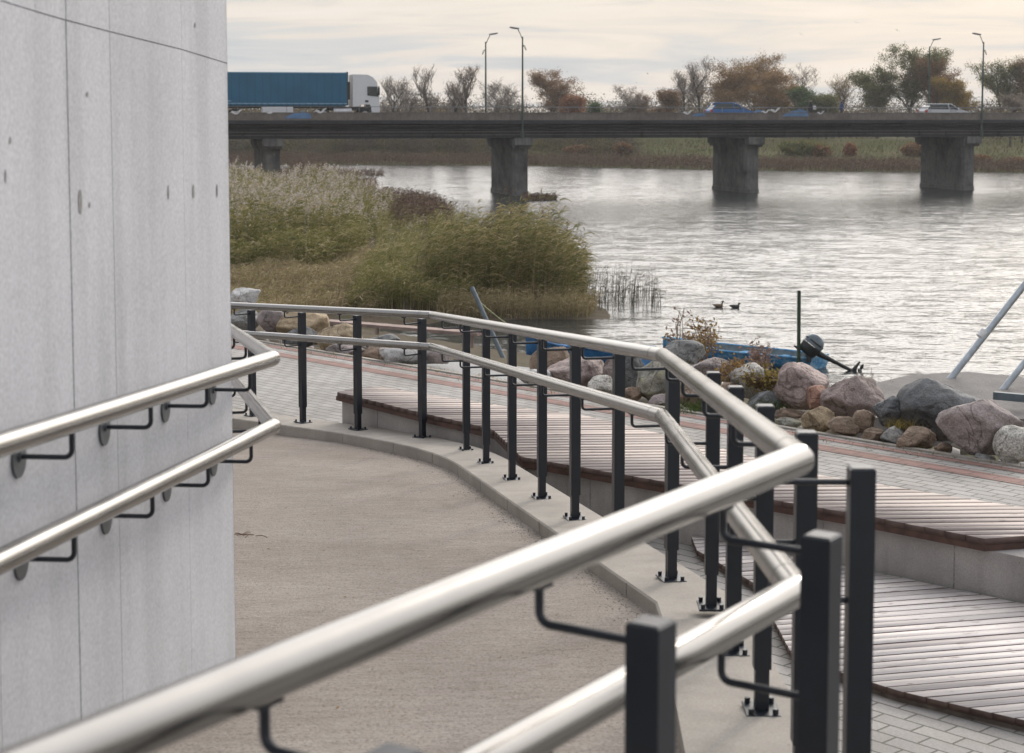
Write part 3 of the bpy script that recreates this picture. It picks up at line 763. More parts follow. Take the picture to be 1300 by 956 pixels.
for px,z,s in ((300,7.0,1),(343,7.05,1.0),(407,7.1,1.0),(873,7.0,.9),(972,7.1,.8),(984,7.2,1.0),(1042,7.0,.7)):
    plate([(x*s*.75,y*s*.7) for x,y in gullp],u_of(px,vg),z,vg,.03,M['gull'],'gull_ornament')
wavep=[(-1.6,-.5),(1.6,-.5),(1.5,.1),(1.0,.35),(.5,.5),(.2,.3),(-.4,.25),(-.9,.0),(-1.3,-.2)]
for px,z,s in ((378,7.0,1.0),(887,7.05,.55),(962,7.35,.4),(1010,7.2,1.1)):
    plate([(x*s*.7,y*s*.6) for x,y in wavep],u_of(px,vg+.012),z-.12,vg+.014,.02,M['wavep'],'wave_panel')
for px0,px1 in ():
    u0,u1=u_of(px0,vg),u_of(px1,vg); k=14
    top=[(u0+(u1-u0)*i/k,.16*abs(math.sin(i/k*math.pi*2))) for i in range(k+1)]
    pts=top+[(x,y-.12) for x,y in reversed(top)]; um=(u0+u1)/2
    plate([(x-um,y) for x,y in pts],um,6.68,vg-.02,.02,M['wavel'],'wave_line')
pier=None
for k in range(-2,5):
    u=k*21.15
    b=MB(); W=1.35; L=8.2; ring=[]
    for z,e in ((-2,.06),(.35,.06),(.36,0),(4.1,0)):
        pts=[(-W/2-e,.25-e),(-W/2+.2,-.0-e),(W/2-.2,-.0-e),(W/2+e,.25-e),(W/2+e,L-.25+e),(W/2-.2,L+e),(-W/2+.2,L+e),(-W/2-e,L-.25+e)]
        ring.append([Vector((x,y,z)) for x,y in pts])
    b.loft(ring,False)
    if pier is None: po=b.build('pier',M['pier_c'],bridge); pier=po
    else: po=pier.copy(); COL.objects.link(po)
    po.location=(u,0,0)
    b=MB(); b.box((0,L/2,4.55),(1.75,L+1.3,.55)); b.box((0,L/2,4.2),(1.55,L+.9,.30)); 
    b.box((0,-.55,4.62),(1.5,.9,.62))
    c_=b.build('pier_cap',M['pier_c'],po)
# street lamps
lampproto=None
def street_lamp(u,v,z0,side,label):
    root=empty('street_lamp',br(u,v,z0),BA); tag(root,label,'street lamp','tall green lamps standing along the bridge')
    H=13.45-z0
    b=MB(); b.tube([(0,0,0),(0,0,H)],[.105,.06],10); b.tube([(0,0,0),(0,0,.5)],.15,10); b.build('pole',M['green'],root)
    b=MB(); b.tube([(0,0,H-.25),(side*.22,0,H+.25),(side*.42,0,H+.65)],.035,8); b.tube([(side*-.05,0,H-.7),(side*-.32,0,H-1.15)],.03,6); b.tube([(0,0,H-.7),(side*-.20,0,H-.75),(side*-.33,0,H-1.1)],.018,6); b.build('arm',M['green'],root)
    b=MB(); mt=Matrix.Rotation(-side*R(8),3,'Y'); b.box((side*.72,0,H+.72),(.78,.26,.10),mat=mt); b.box((side*.72,0,H+.665),(.5,.2,.05),mat=mt); b.build('lamp_head',M['railp'],root)
street_lamp(u_of(663,-.85,100),-.95,4.9,-1,'near-side green lamp with head reaching left, above the pier left of the picture centre')
street_lamp(u_of(617,9.55,100),9.65,6.2,1,'green lamp on far side of bridge with head turned right, leftmost of all lamps')
street_lamp(u_of(1247,-.85,100),-.95,4.9,-1,'near-side green lamp with head reaching left above the rightmost bridge pier')
street_lamp(u_of(1180,9.55,100),9.65,6.2,1,'far-side green lamp in front of the large greenish tree above the silver car')

# ---------------------------------------------------------------- vehicles
M['tyre']=simple('tyre_rubber',(.02,.02,.02),.8)
M['rim']=simple('wheel_rim',(.45,.45,.46),.35,.8)
M['glass']=simple('vehicle_glass',(.02,.03,.03),.08,0,.1)
M['curtain']=simple('blue_curtain',(.004,.105,.20),.55,0,.10,.6)
M['whitep']=simple('white_cab_paint',(.62,.64,.66),.3,0,.04)
M['chassis']=simple('chassis_black',(.03,.03,.032),.7)
M['bluecar']=simple('blue_car_paint',(.025,.11,.30),.22,.2,.05)
M['silver']=simple('silver_car_paint',(.38,.40,.43),.25,.6,.05)
M['redlamp']=simple('red_lamp_glass',(.35,.02,.02),.2)
M['clearlamp']=simple('clear_lamp_glass',(.6,.6,.6),.15)
M['strapblue']=simple('strap_blue',(.003,.07,.14),.6)
M['stripe']=simple('pale_stripe',(.25,.42,.55),.6)
def wheel(parent,x,y,z,r,w):
    b=MB(); b.tube([(x,y-w/2,z),(x,y+w/2,z)],r,24); o=b.build('wheel',M['tyre'],parent)
    b=MB(); b.tube([(x,y-w/2-.012,z),(x,y+w/2+.012,z)],r*.58,16); b.build('rim',M['rim'],o)
def side_extrude(b,prof,hw,inset_top=None,zref=None):
    """profile (x,z) extruded across; half width narrows above zref"""
    def hwz(z):
        if zref is None or z<=zref: return hw
        return hw-(z-zref)*inset_top
    n=len(prof); vs=[(x,-hwz(z),z) for x,z in prof]+[(x,hwz(z),z) for x,z in prof]
    b.add(vs,[tuple(range(n)),tuple(range(2*n-1,n-1,-1))]); b.add(vs,[(i,(i+1)%n,n+(i+1)%n,n+i) for i in range(n)],False)
tr=empty('lorry',br(u_of(479,2.5),2.5,ZR),BA); tag(tr,'white cab lorry pulling a long blue curtain-sided trailer over the bridge','lorry')
b=MB(); b.cbox((-2.75-6.8,0,2.62),(13.6,2.5,2.76),0,.05); tl=b.build('trailer_curtain',M['curtain'],tr)
b=MB()
for k in range(1,21): b.box((-2.75-k*.64,-1.252,2.7),(.035,.012,2.5))
b.build('strap',M['strapblue'],tl)
b=MB(); b.box((-9.55,0,1.42),(13.62,2.53,.06)); b.box((-9.55,0,3.975),(13.62,2.53,.07)); b.build('trailer_rail',M['stripe'],tr)
b=MB(); b.box((-2.72,0,2.65),(.10,2.54,2.8)); b.box((-2.55,-.7,2.5),(.2,.3,1.5)); b.build('trailer_headboard',M['chassis'],tr)
b=MB()
for k in range(26): b.box((-3.1-k*.52,-1.257,1.30),(.06,.02,.26))
b.box((-9.55,0,1.13),(13.5,.9,.22)); b.build('trailer_chassis',M['chassis'],tr)
for x in (-12.0,-13.3,-14.6): wheel(tr,x,-1.05,.5,.5,.35); wheel(tr,x,1.05,.5,.5,.35)
b=MB(); b.cbox((-8.6,-1.1,.85),(2.6,.3,.62),0,.05); b.build('pallet_box',M['whitep'],tr)
b=MB(); prof=[(0,.45),(0,1.3),(-.05,2.3),(-.22,3.25),(-.55,3.62),(-1.0,3.84),(-2.25,3.86),(-2.28,1.15),(-1.75,1.15),(-1.65,1.35),(-.85,1.35),(-.72,1.1),(-.70,.45)]
side_extrude(b,prof,1.22,.06,2.5); b.build('cab',M['whitep'],tr)
b=MB(); b.prism([(-.02,-1.0),(.015,-1.0),(.015,1.0),(-.02,1.0)],2.0,2.9); b.build('windscreen',M['glass'],tr)
for s in (-1,1):
    b=MB(); b.add([(-.12,s*1.245,2.0),(-1.05,s*1.245,2.1),(-1.05,s*1.235,2.85),(-.22,s*1.235,2.85)],[(0,1,2,3)]); b.build('side_window',M['glass'],tr)
    b=MB(); b.box((-.10,s*1.42,2.45),(.12,.22,.65)); b.build('mirror',M['chassis'],tr)
    b=MB(); b.box((-1.1,s*1.24,1.62),(.28,.03,.16)); b.build('door_handle',M['chassis'],tr)
    wheel(tr,-1.25,s*1.03,.5,.5,.34); wheel(tr,-4.7,s*1.0,.5,.5,.5)
b=MB(); b.box((-2.4,0,1.0),(3.6,2.3,.3)); b.box((-.30,0,.62),(.62,2.42,.5)); b.build('chassis',M['chassis'],tr)
b=MB(); b.tube([(-2.4,-1.0,.75),(-3.9,-1.0,.75)],.34,14); b.build('fuel_tank',M['rim'],tr)
b=MB(); b.box((.02,-.9,.85),(.06,.35,.2)); b.build('headlight',M['clearlamp'],tr)
def car(name,u,v,paint,label,L,H,roof,tail):
    root=empty(name,br(u,v,ZR),BA); tag(root,label,'car')
    h=L/2
    lower=[(-h,.35),(-h,.85),(-h+.08,1.0),(h-1.15,.97),(h-.45,.84),(h-.05,.68),(h,.40),(h-.1,.25),(-h+.1,.25)]
    b=MB(); side_extrude(b,lower,.88,.12,.7); b.build('body',paint,root)
    gl=roof
    b=MB(); side_extrude(b,gl,.84,.28,.95); cab_=b.build('window',M['glass'],root)
    top=max(z for x,z in gl); xs_=[x for x,z in gl if z>top-.12]
    b=MB(); b.cbox(((min(xs_)+max(xs_))/2,0,top+.01),(max(xs_)-min(xs_)+.2,1.38,.07),0,.03)
    # pillars
    for s in (-1,1):
        for x0,z0_,x1,z1 in ((gl[0][0],gl[0][1],gl[1][0],gl[1][1]),(.05,.95,-.02,top),(gl[-1][0],gl[-1][1],gl[-2][0],gl[-2][1])):
            w0=.84-(max(z0_,.95)-.95)*.28; w1=.84-(z1-.95)*.28
            b.tube([(x0,s*(w0+.005),z0_),(x1,s*(w1+.005),z1)],.05,6)
    b.build('roof',paint,root)
    for s in (-1,1):
        for x in (-h+.85,h-.82): wheel(root,x,s*.79,.32,.32,.2)
        b=MB(); b.cbox((h-.22,s*.66,.66),(.36,.34,.15),0,.03); b.build('headlight',M['clearlamp'],root)
        b=MB(); b.cbox((-h+.06,s*.76,.84),(.18,.22,.26),0,.02); b.build('tail_light',M['redlamp'],root)
        b=MB(); b.cbox((h-1.45,s*.98,1.02),(.16,.2,.13),0,.02); b.build('mirror',paint,root)
car('parked_car'.replace('parked_','hatchback_'),u_of(927,2.5),2.5,M['bluecar'],'blue hatchback driving right across the middle of the bridge',4.25,1.5,[(-2.0,.95),(-1.62,1.42),(-1.3,1.52),(-.2,1.53),(.25,1.45),(1.15,.95)],0)
car('estate_car',u_of(1199,2.5),2.5,M['silver'],'silver estate car driving right near the right end of the bridge',4.6,1.45,[(-2.2,.95),(-1.95,1.25),(-1.55,1.43),(-.1,1.47),(.35,1.38),(1.25,.95)],0)

b=MB(); ex=-13.2
b.add([(ex-.9,-1.262,1.62),(ex-.3,-1.262,1.70),(ex,-1.262,1.62),(ex+.3,-1.262,1.70),(ex+.9,-1.262,1.62),(ex+.25,-1.262,1.55),(ex,-1.262,1.48),(ex-.25,-1.262,1.55)],[(0,1,2,3,4,5,6,7)]); b.build('emblem',M['stripe'],tr)
# gulls far off in the sky
def gull(px,py,Y,roll,label):
    p=P(px,py,Y); root=empty('gull',p); tag(root,label,'bird','gulls circling far off in the sky'); root.rotation_euler=(roll,0,roll*3); root.scale=(.65,.65,.65)
    b=MB(); b.loft([[Vector((x,r*math.cos(t),r*math.sin(t))) for t in [2*math.pi*i/8 for i in range(8)]] for x,r in ((-.28,.01),(-.15,.05),(.05,.08),(.2,.055),(.3,.01))]); b.build('body',M['gull'],root)
    for s_ in (-1,1):
        b=MB(); b.loft([[Vector((cx_+.10*w_*math.cos(t),s_*y,z+.012*math.sin(t))) for t in [2*math.pi*i/8 for i in range(8)]] for y,z,cx_,w_ in ((.03,.03,.05,1.0),(.35,.20,.10,.9),(.7,.16,-.02,.25))]); b.build('wing',M['railp'],root)
gull(1087,29,260,.3,'speck of a gull high above the oaks, second highest of the birds'); gull(1139,39,270,-.4,'gull speck left of and above the big green trees')
gull(1017,44,280,.6,'gull speck in the sky above the right part of the oaks'); gull(983,73,300,.2,'lowest gull speck, just over the tops of the oaks'); gull(822,94,300,-.2,'gull speck low in the sky above the gap in the trees')
# ---------------------------------------------------------------- people on the bridge
M['skin']=simple('skin_tone',(.45,.28,.2),.6); M['darkcl']=simple('dark_clothing',(.02,.02,.03),.85); M['bluecl']=simple('blue_clothing',(.03,.06,.16),.85); M['hair']=simple('dark_hair',(.02,.015,.01),.7); M['trou']=simple('dark_trousers',(.02,.022,.03),.85); M['pale']=simple('pale_bag_cloth',(.5,.5,.5),.8)
def person(u,v,jacket,label,bag=False,face=0):
    root=empty('person',br(u,v,ZR+.005),BA+face); tag(root,label,'person')
    J=[((0,0,.95),.135),((0,0,1.15),.13),((0,0,1.38),.155),((0,0,1.50),.07),((.01,0,1.60),.085),((.02,0,1.70),.095),
       ((0,.17,1.40),.065),((-.06,.24,1.14),.048),((.06,.25,.92),.035),((.08,.25,.84),.03),((0,-.17,1.40),.065),((.06,-.24,1.14),.048),((.2,-.23,.94),.035),((.25,-.22,.88),.03),
       ((0,.09,.90),.095),((.10,.10,.50),.065),((.05,.10,.08),.045),((.19,.10,.04),.035),((0,-.09,.90),.095),((-.10,-.10,.50),.065),((-.26,-.10,.12),.045),((-.14,-.10,.05),.035)]
    Ed=[(0,1),(1,2),(2,3),(3,4),(4,5),(2,6),(6,7),(7,8),(8,9),(2,10),(10,11),(11,12),(12,13),(0,14),(14,15),(15,16),(16,17),(0,18),(18,19),(19,20),(20,21)]
    me=bpy.data.meshes.new('body'); me.from_pydata([j[0] for j in J],Ed,[]); o=bpy.data.objects.new('body',me); COL.objects.link(o); o.parent=root
    md=o.modifiers.new('skin','SKIN'); 
    for i,sv_ in enumerate(me.skin_vertices[0].data): sv_.radius=(J[i][1],J[i][1]); sv_.use_root=(i==0)
    o.modifiers.new('sub','SUBSURF').render_levels=1
    me.materials.append(jacket)
    b=MB(); 
    rings=[]
    for k in range(1,8):
        a=math.pi*k/8; rings.append([Vector((.02+.10*math.sin(a)*math.cos(t),.085*math.sin(a)*math.sin(t),1.72+.125*math.cos(a))) for t in [2*math.pi*i/12 for i in range(12)]])
    b.loft(rings); b.build('head',M['skin'],root)
    b=MB(); rings=[[v+Vector((-.018,0,.012)) if True else v for v in [Vector((.01+.115*math.sin(a)*math.cos(t),.1*math.sin(a)*math.sin(t),1.73+.13*math.cos(a))) for t in [2*math.pi*i/12 for i in range(12)]]] for a in [math.pi*k/8 for k in (1,2,3,4)]]
    b.loft(rings); b.build('hair',M['hair'],root)
    b=MB()
    for s,kn,an in ((1,(.10,.10,.50),(.05,.10,.12)),(-1,(-.10,-.10,.50),(-.25,-.10,.14))): b.tube([(0,s*.09,.93),kn,an],[.115,.085,.065],10)
    b.build('trousers',M['trou'],root)
    if bag:
        b=MB(); b.cbox((.24,-.3,1.12),(.26,.16,.34),0,.05); bo=b.build('shoulder_bag',M['pale'],root)
person(u_of(1029,.2),.2,M['darkcl'],'person in dark clothing carrying a pale bag, walking on the bridge',True)
person(u_of(1068.5,.2),.2,M['bluecl'],'person in a blue jacket standing on the bridge between the two cars',False,R(180))

# ================================================================ BOULDERS
def rockmat(name,c1,c2,sc=3.0,sp=.5,lichen=0):
    m,nt,bs=new_mat(name); v=mapped(nt,kind='World')
    n=N(nt,'ShaderNodeTexNoise'); n.inputs['Scale'].default_value=sc; n.inputs['Detail'].default_value=10; n.inputs['Roughness'].default_value=.65; n.inputs['Distortion'].default_value=.6; nt.links.new(v,n.inputs['Vector'])
    r=ramp(nt,n.outputs['Fac'],[(.32,c1),(.66,c2)])
    n2=N(nt,'ShaderNodeTexNoise'); n2.inputs['Scale'].default_value=70; n2.inputs['Detail'].default_value=3; nt.links.new(v,n2.inputs['Vector']); r2=ramp(nt,n2.outputs['Fac'],[(.35,(.55,)*3),(.65,(1.3,)*3)])
    c=mul(nt,r.outputs[0],r2.outputs[0],sp)
    n4=N(nt,'ShaderNodeTexNoise'); n4.inputs['Scale'].default_value=9; n4.inputs['Detail'].default_value=8; nt.links.new(v,n4.inputs['Vector'])
    r4=ramp(nt,n4.outputs['Fac'],[(.36,(.5,.5,.48)),(.5,(1,1,1))]); c=mul(nt,c,r4.outputs[0],.6)
    if lichen:
        r3=ramp(nt,n4.outputs['Fac'],[(.52,(0,0,0)),(.6,(1,1,1))]); mxn=N(nt,'ShaderNodeMixRGB'); nt.links.new(r3.outputs[0],mxn.inputs[0]); nt.links.new(c,mxn.inputs[1]); mxn.inputs[2].default_value=(.30,.30,.22,1); c=mxn.outputs[0]
    n5=N(nt,'ShaderNodeTexNoise'); n5.inputs['Scale'].default_value=2.6; n5.inputs['Detail'].default_value=4; n5.inputs['Distortion'].default_value=1.2; nt.links.new(v,n5.inputs['Vector'])
    r5=ramp(nt,n5.outputs['Fac'],[(.478,(1,1,1)),(.497,(.38,.36,.34)),(.503,(.38,.36,.34)),(.52,(1,1,1))]); c=mul(nt,c,r5.outputs[0],.8)
    n6=N(nt,'ShaderNodeTexNoise'); n6.inputs['Scale'].default_value=1.7; n6.inputs['Detail'].default_value=5; nt.links.new(v,n6.inputs['Vector']); r6=ramp(nt,n6.outputs['Fac'],[(.35,(.70,.70,.68)),(.65,(1.2,1.18,1.15))]); c=mul(nt,c,r6.outputs[0],.9)
    nt.links.new(c,bs.inputs['Base Color']); bs.inputs['Roughness'].default_value=.8; bs.inputs['Specular IOR Level'].default_value=.3
    ad=N(nt,'ShaderNodeMath',operation='MULTIPLY_ADD'); nt.links.new(n2.outputs['Fac'],ad.inputs[0]); ad.inputs[1].default_value=.25; nt.links.new(n4.outputs['Fac'],ad.inputs[2]); bump(nt,bs,ad.outputs[0],.9,.03)
    return m
RM={'pink':rockmat('pink_granite',(.25,.195,.185),(.44,.37,.35)),'mauve':rockmat('mauve_granite',(0.183,0.159,0.159),(0.378,0.329,0.323)),
 'salmon':rockmat('salmon_granite',(0.366,0.207,0.159),(0.512,0.329,0.256)),'grey':rockmat('grey_stone',(0.159,0.165,0.171),(0.342,0.348,0.342)),
 'dark':rockmat('dark_stone',(0.091,0.098,0.107),(0.207,0.213,0.220)),'pale':rockmat('pale_granite',(0.342,0.336,0.317),(0.561,0.549,0.512),4,.9),
 'tan':rockmat('tan_stone',(0.244,0.189,0.122),(0.439,0.354,0.244)),'brown':rockmat('brown_stone',(0.159,0.116,0.085),(0.317,0.244,0.189)),
 'lichen':rockmat('lichen_stone',(0.183,0.183,0.159),(0.366,0.354,0.305),4,.5,1),'striped':rockmat('pale_banded_stone',(0.268,0.268,0.268),(0.634,0.634,0.634),1.6)}
ico=None
def ico_verts():
    global ico
    if ico is None:
        bm=bmesh.new(); bmesh.ops.create_icosphere(bm,subdivisions=5,radius=1); ico=([v.co.copy() for v in bm.verts],[tuple(v.index for v in f.verts) for f in bm.faces]); bm.free()
    return ico
def rock_shape(seed,ang=.5,planes=14):
    rg=random.Random(seed); vs,fs=ico_verts(); pl=[]
    for k in range(planes):
        d=Vector((rg.gauss(0,1),rg.gauss(0,1),rg.gauss(0,1))).normalized(); pl.append((d,rg.uniform(.62,.98)))
    o=Vector((seed*3.7,seed*1.3,0)); out=[]
    for v in vs:
        r=1.05
        for d,h in pl:
            c=v.dot(d)
            if c>.05:
                q=h/c
                # soft minimum
                k_=.06*(1.2-ang); hh=max(k_-abs(r-q),0)/max(k_,1e-4); r=min(r,q)-hh*hh*k_*.25
        r*=1+.08*noise.noise(v*1.6+o)+.045*noise.noise(v*4.0+o)+.022*noise.noise(v*9+o)+.010*noise.noise(v*22+o)-.035*max(0,1-abs(noise.noise(v*1.9+o*2))*14)
        out.append(v*r)
    return out,fs
ROCKN=0
def boulder(x0,y0,x1,y1,Y,mat_,label,ang=.5,tilt=0,depth=.85,drop=.0,group=None,planes=14):
    """px box, real depth Y"""
    global ROCKN; ROCKN+=1
    a=P(x0,(y0+y1)/2,Y); c=P(x1,(y0+y1)/2,Y); t=P((x0+x1)/2,y0,Y); bt=P((x0+x1)/2,y1,Y)
    w_=(c.x-a.x)/2; h_=(t.z-bt.z)/2*(1+drop); cen=Vector(((a.x+c.x)/2,Y+w_*depth*.3,(t.z-h_)))
    vs,fs=rock_shape(ROCKN*7+1,ang,planes)
    mr=Matrix.Rotation(tilt,3,'Y'); vs=[mr@v for v in vs]
    xs_=[v.x for v in vs]; zs_=[v.z for v in vs]; ys_=[v.y for v in vs]
    fx=2*w_/(max(xs_)-min(xs_)); fz=2*h_/(max(zs_)-min(zs_)); fy=2*w_*depth/(max(ys_)-min(ys_))
    mx_=(max(xs_)+min(xs_))/2; mz=(max(zs_)+min(zs_))/2
    V=np.array([((v.x-mx_)*fx,v.y*fy,(v.z-mz)*fz+h_) for v in vs])
    o=arr_mesh('boulder',V,np.array(fs),RM[mat_],smooth=True); o.location=(cen.x,cen.y,cen.z-h_)
    tag(o,label,'boulder',group or 'boulders piled along the promenade edge'); return o
def YE(px,py0=None):  # distance of the promenade edge on the sight line through px
    d=ray(px,500); k=d.x/d.y; return CE/(NE.x*k+NE.y)
Bd=boulder
def row(px,o): return YE(px)+o
Bd(1140,480,1262,553,row(1200,.75),'dark','largest dark grey angular boulder, set behind the paving at right',.9,.2,.9,.15,planes=10)
Bd(1193,506,1304,580,row(1248,.25),'mauve','broad mauve-grey cracked boulder leaning against the big dark one at right',.8,-.2,.8,.0)
Bd(1263,541,1322,591,row(1290,.15),'pale','speckled pale rounded boulder at the right picture edge on the paving',.1,0,.9)
Bd(1042,477,1126,535,row(1084,.75),'pink','large smooth mauve-pink boulder between the tan boulder and the dark angular one',.4,.25,.8)
Bd(983,460,1056,522,row(1020,.8),'pink','tall domed pink boulder with a crack, below the outboard motor',.6,.2,.8)
Bd(1025,489,1056,523,row(1040,.7),'salmon','small salmon boulder wedged between two big pink boulders',.4)
Bd(1107,503,1154,543,row(1130,.45),'dark','blue-grey boulder tucked left under the largest dark boulder',.6,.1)
Bd(1018,517,1064,553,row(1041,.25),'tan','rounded tan boulder at the paving edge under the pink boulders',.2,.5)
Bd(1052,530,1090,557,row(1070,.15),'brown','flattish brown boulder just right of the rounded tan one',.4)
Bd(1080,520,1114,550,row(1097,.35),'brown','dull brown boulder wedged below the large mauve-pink boulder',.4)
Bd(1094,544,1124,566,row(1110,.15),'brown','small brown stone at the paving edge below the blue-grey boulder',.4)
Bd(1119,541,1154,567,row(1136,.15),'grey','small grey stone at the paving edge below the largest dark boulder',.3)
Bd(1137,543,1192,576,row(1165,.15),'brown','rounded brown boulder on the paving edge left of the broad mauve one',.3,.2)
Bd(1186,562,1210,580,row(1198,.12),'brown','small brown stone between the rounded brown and broad mauve boulders',.4)
Bd(1237,576,1266,592,row(1252,.10),'grey','little grey stone half under the broad mauve boulder at right',.3)
Bd(983,520,1022,535,row(1002,.5),'brown','low dull brown stone under the tall domed pink boulder',.3)
Bd(985,531,1020,549,row(1002,.25),'lichen','flat greenish stone at the paving edge under the domed pink boulder',.3)
Bd(921,462,986,508,row(953,.8),'pale','pale grey pointed boulder standing right of the outer handrail',.95,-.1,.8,.0,planes=9)
Bd(950,497,992,528,row(970,.5),'dark','dark stone in the gap below the pale pointed boulder',.5)
Bd(845,432,898,465,row(872,1.9),'grey','light grey domed boulder behind the rail bend with dry weeds over it',.5,0,.8)
Bd(872,455,932,492,row(902,1.2),'mauve','mauve boulder right of the handrail bend below the grey domed one',.5)
Bd(808,457,858,517,row(833,.5),'lichen','tall lichen-covered boulder seen between the posts at the rail bend',.6,.1,.8)
Bd(823,501,857,521,row(840,.2),'mauve','small pinkish stone at the foot of the lichen-covered boulder',.3)
Bd(860,484,900,520,row(880,.45),'brown','brown boulder with a green grass tuft at its foot behind the rail bend',.4)
Bd(896,486,940,524,row(918,.4),'brown','shaded brown boulder behind the sloping rail, below the mauve one',.4)
Bd(780,447,822,502,row(803,1.0),'dark','dark grey boulder behind the posts left of the lichen boulder',.6)
Bd(790,491,816,513,row(803,.3),'brown','low brown stone at the foot of the dark boulder between the posts',.3)
Bd(694,456,772,492,row(733,.8),'pink','broad rosy pink boulder below the blue boat, between posts',.3,.1,.9,.1)
Bd(765,455,790,490,row(777,.9),'pink','smaller rosy boulder just right of the broad rosy one',.3)
Bd(746,477,782,502,row(764,.35),'pale','pale grey wedge-shaped stone in front of the rosy boulders',.6,.4)
Bd(672,440,728,482,row(700,1.2),'brown','brown-grey boulder behind the posts left of the rosy boulder',.4)
Bd(655,468,702,493,row(678,.35),'striped','low whitish stone on the gravel left of the rosy boulder',.6)
Bd(480,441,558,467,row(519,.4),'striped','long pale flat boulder lying behind the middle posts',.3,0,.7)
Bd(540,438,572,462,row(556,.7),'mauve','small mauve stone at the right end of the long pale boulder',.3)
Bd(457,434,505,463,row(480,.7),'brown','dark brown boulder left behind the long pale flat one',.4)
Bd(461,424,508,446,row(485,1.3),'grey','grey boulder at the back left of the gravel shore',.4)
Bd(401,411,462,455,row(432,.7),'tan','large tan boulder between the second and third visible posts',.5,.2)
Bd(412,436,462,456,row(437,.3),'mauve','mauve-brown stone in front of the large tan boulder',.3)
Bd(350,396,420,440,row(385,.9),'tan','big tan-pink boulder behind the leftmost posts',.4,-.2)
Bd(357,415,403,445,row(380,.45),'dark','dark slate boulder in front of the big tan-pink one',.6)
Bd(380,392,412,412,row(396,1.6),'pink','small pinkish boulder peeping over the big tan-pink one',.3)
Bd(325,392,365,428,row(345,.8),'mauve','round mauve boulder left of the big tan-pink one',.3)
Bd(288,390,331,424,row(312,.9),'grey','grey boulder beside the concrete wall, below the rail',.4)
Bd(288,366,331,392,row(312,2.6),'striped','white-banded boulder beside the concrete wall, above the rail',.5,.1)
# gravel and cobbles on the shore
rg=random.Random(3); vs0,fs0=None,None
bm=bmesh.new(); bmesh.ops.create_icosphere(bm,subdivisions=1,radius=1); gv=np.array([v.co[:] for v in bm.verts]); gf=np.array([[v.index for v in f.verts] for f in bm.faces]); bm.free()
V=[];Q=[];T=[];c0=0
for k in range(2600):
    if k<1500: x=rg.uniform(-7,5); d=abs(rg.gauss(0,.7))+.06; s=rg.uniform(.012,.05)
    else: x=rg.uniform(-9,10); d=rg.uniform(.3,9); s=rg.uniform(.03,.13)
    y=(CE+d-NE.x*x)/NE.y; z=landz(x,y)
    sc_=np.array([rg.uniform(.7,1.3),rg.uniform(.7,1.3),rg.uniform(.45,.8)])*s; a=rg.uniform(0,6.28); ca,sa=math.cos(a),math.sin(a)
    p=gv*(1+.15*np.sin(gv[:,[1,2,0]]*5+k))*sc_; p=np.stack([p[:,0]*ca-p[:,1]*sa,p[:,0]*sa+p[:,1]*ca,p[:,2]],1)+np.array([x,y,z+s*.2])
    V.append(p); Q.append(gf+c0); T.append(np.full(len(gf),rg.random())); c0+=len(gv)
M['gravel']=tinted('shore_gravel',[(0,(.10,.085,.07)),(.4,(.20,.18,.15)),(.75,(.30,.29,.27)),(1,(.42,.36,.33))],.9)
tag(arr_mesh('gravel',np.concatenate(V),np.concatenate(Q),M['gravel'],rnd=np.concatenate(T),smooth=True),'loose cobbles and gravel between boulders and paving','gravel',kind='stuff')
M['postgrey']=simple('weathered_post_paint',(.10,.13,.15),.6)
# concrete pads on the bank
def pad(name,pts,h,th,label,rough=.03,m=None):
    w_=[G(x,y,h) for x,y in pts]; b=MB(); b.prism([(p.x,p.y) for p in w_],E-h-th,E-h); o=b.build(name,m or M['slab_c']); return tag(o,label,'slab')
pad('concrete_slab',[(1055,492),(1100,489),(1150,477),(1200,473),(1230,472),(1300,479),(1420,486),(1420,540),(1300,532),(1080,530)],3.45,.6,'wide grey concrete slab on the bank behind the right-hand boulders')
M['pale_c']=concrete('pale_slab',(.36,.36,.35),.8,1,False,0,.01,.9,30)
pad('concrete_slab',[(505,462),(560,458),(640,463),(700,470),(702,492),(640,493),(560,481),(505,470)],2.76,.3,'pale flat slab lying beside the gravel, behind the middle posts',m=M['pale_c'])
b=MB(); p0=G(1262,502,3.3); p1=G(1400,514,3.3); d=(p1-p0); b.box(((p0+p1)/2),(d.length,.08,.09),math.atan2(d.y,d.x)); tag(b.build('steel_channel',M['postgrey']),'grey steel edge beam on the slab at the foot of the leaning pipes','beam')
# leaning pipes
def pipe(a,b_,r,name,label,grp=None,collar=None,cat='pipe',m=None):
    root=empty(name,a); tag(root,label,cat,grp); d=b_-a; b=MB(); b.tube([(0,0,-.1),d],r,14); b.build('tube',m or M['galv'],root)
    if collar:
        b=MB(); b.tube([d*(collar-.02),d*(collar+.02)],r*1.12,14); b.build('collar',M['gull'],root)
    return root
pa=G(1200,480,3.45); pb=P(1300,359,pa.y+.3); pipe(pa,pa+(pb-pa)*1.6,.045,'leaning_pipe','longer galvanised pipe leaning right from the slab, white collar halfway up','galvanised pipes leaning on the slab',.29)
pa=G(1266,494,3.45); pb=P(1300,454,pa.y+.1); pipe(pa,pa+(pb-pa)*4.4,.042,'leaning_pipe','short visible galvanised pipe rising at the very right edge','galvanised pipes leaning on the slab')
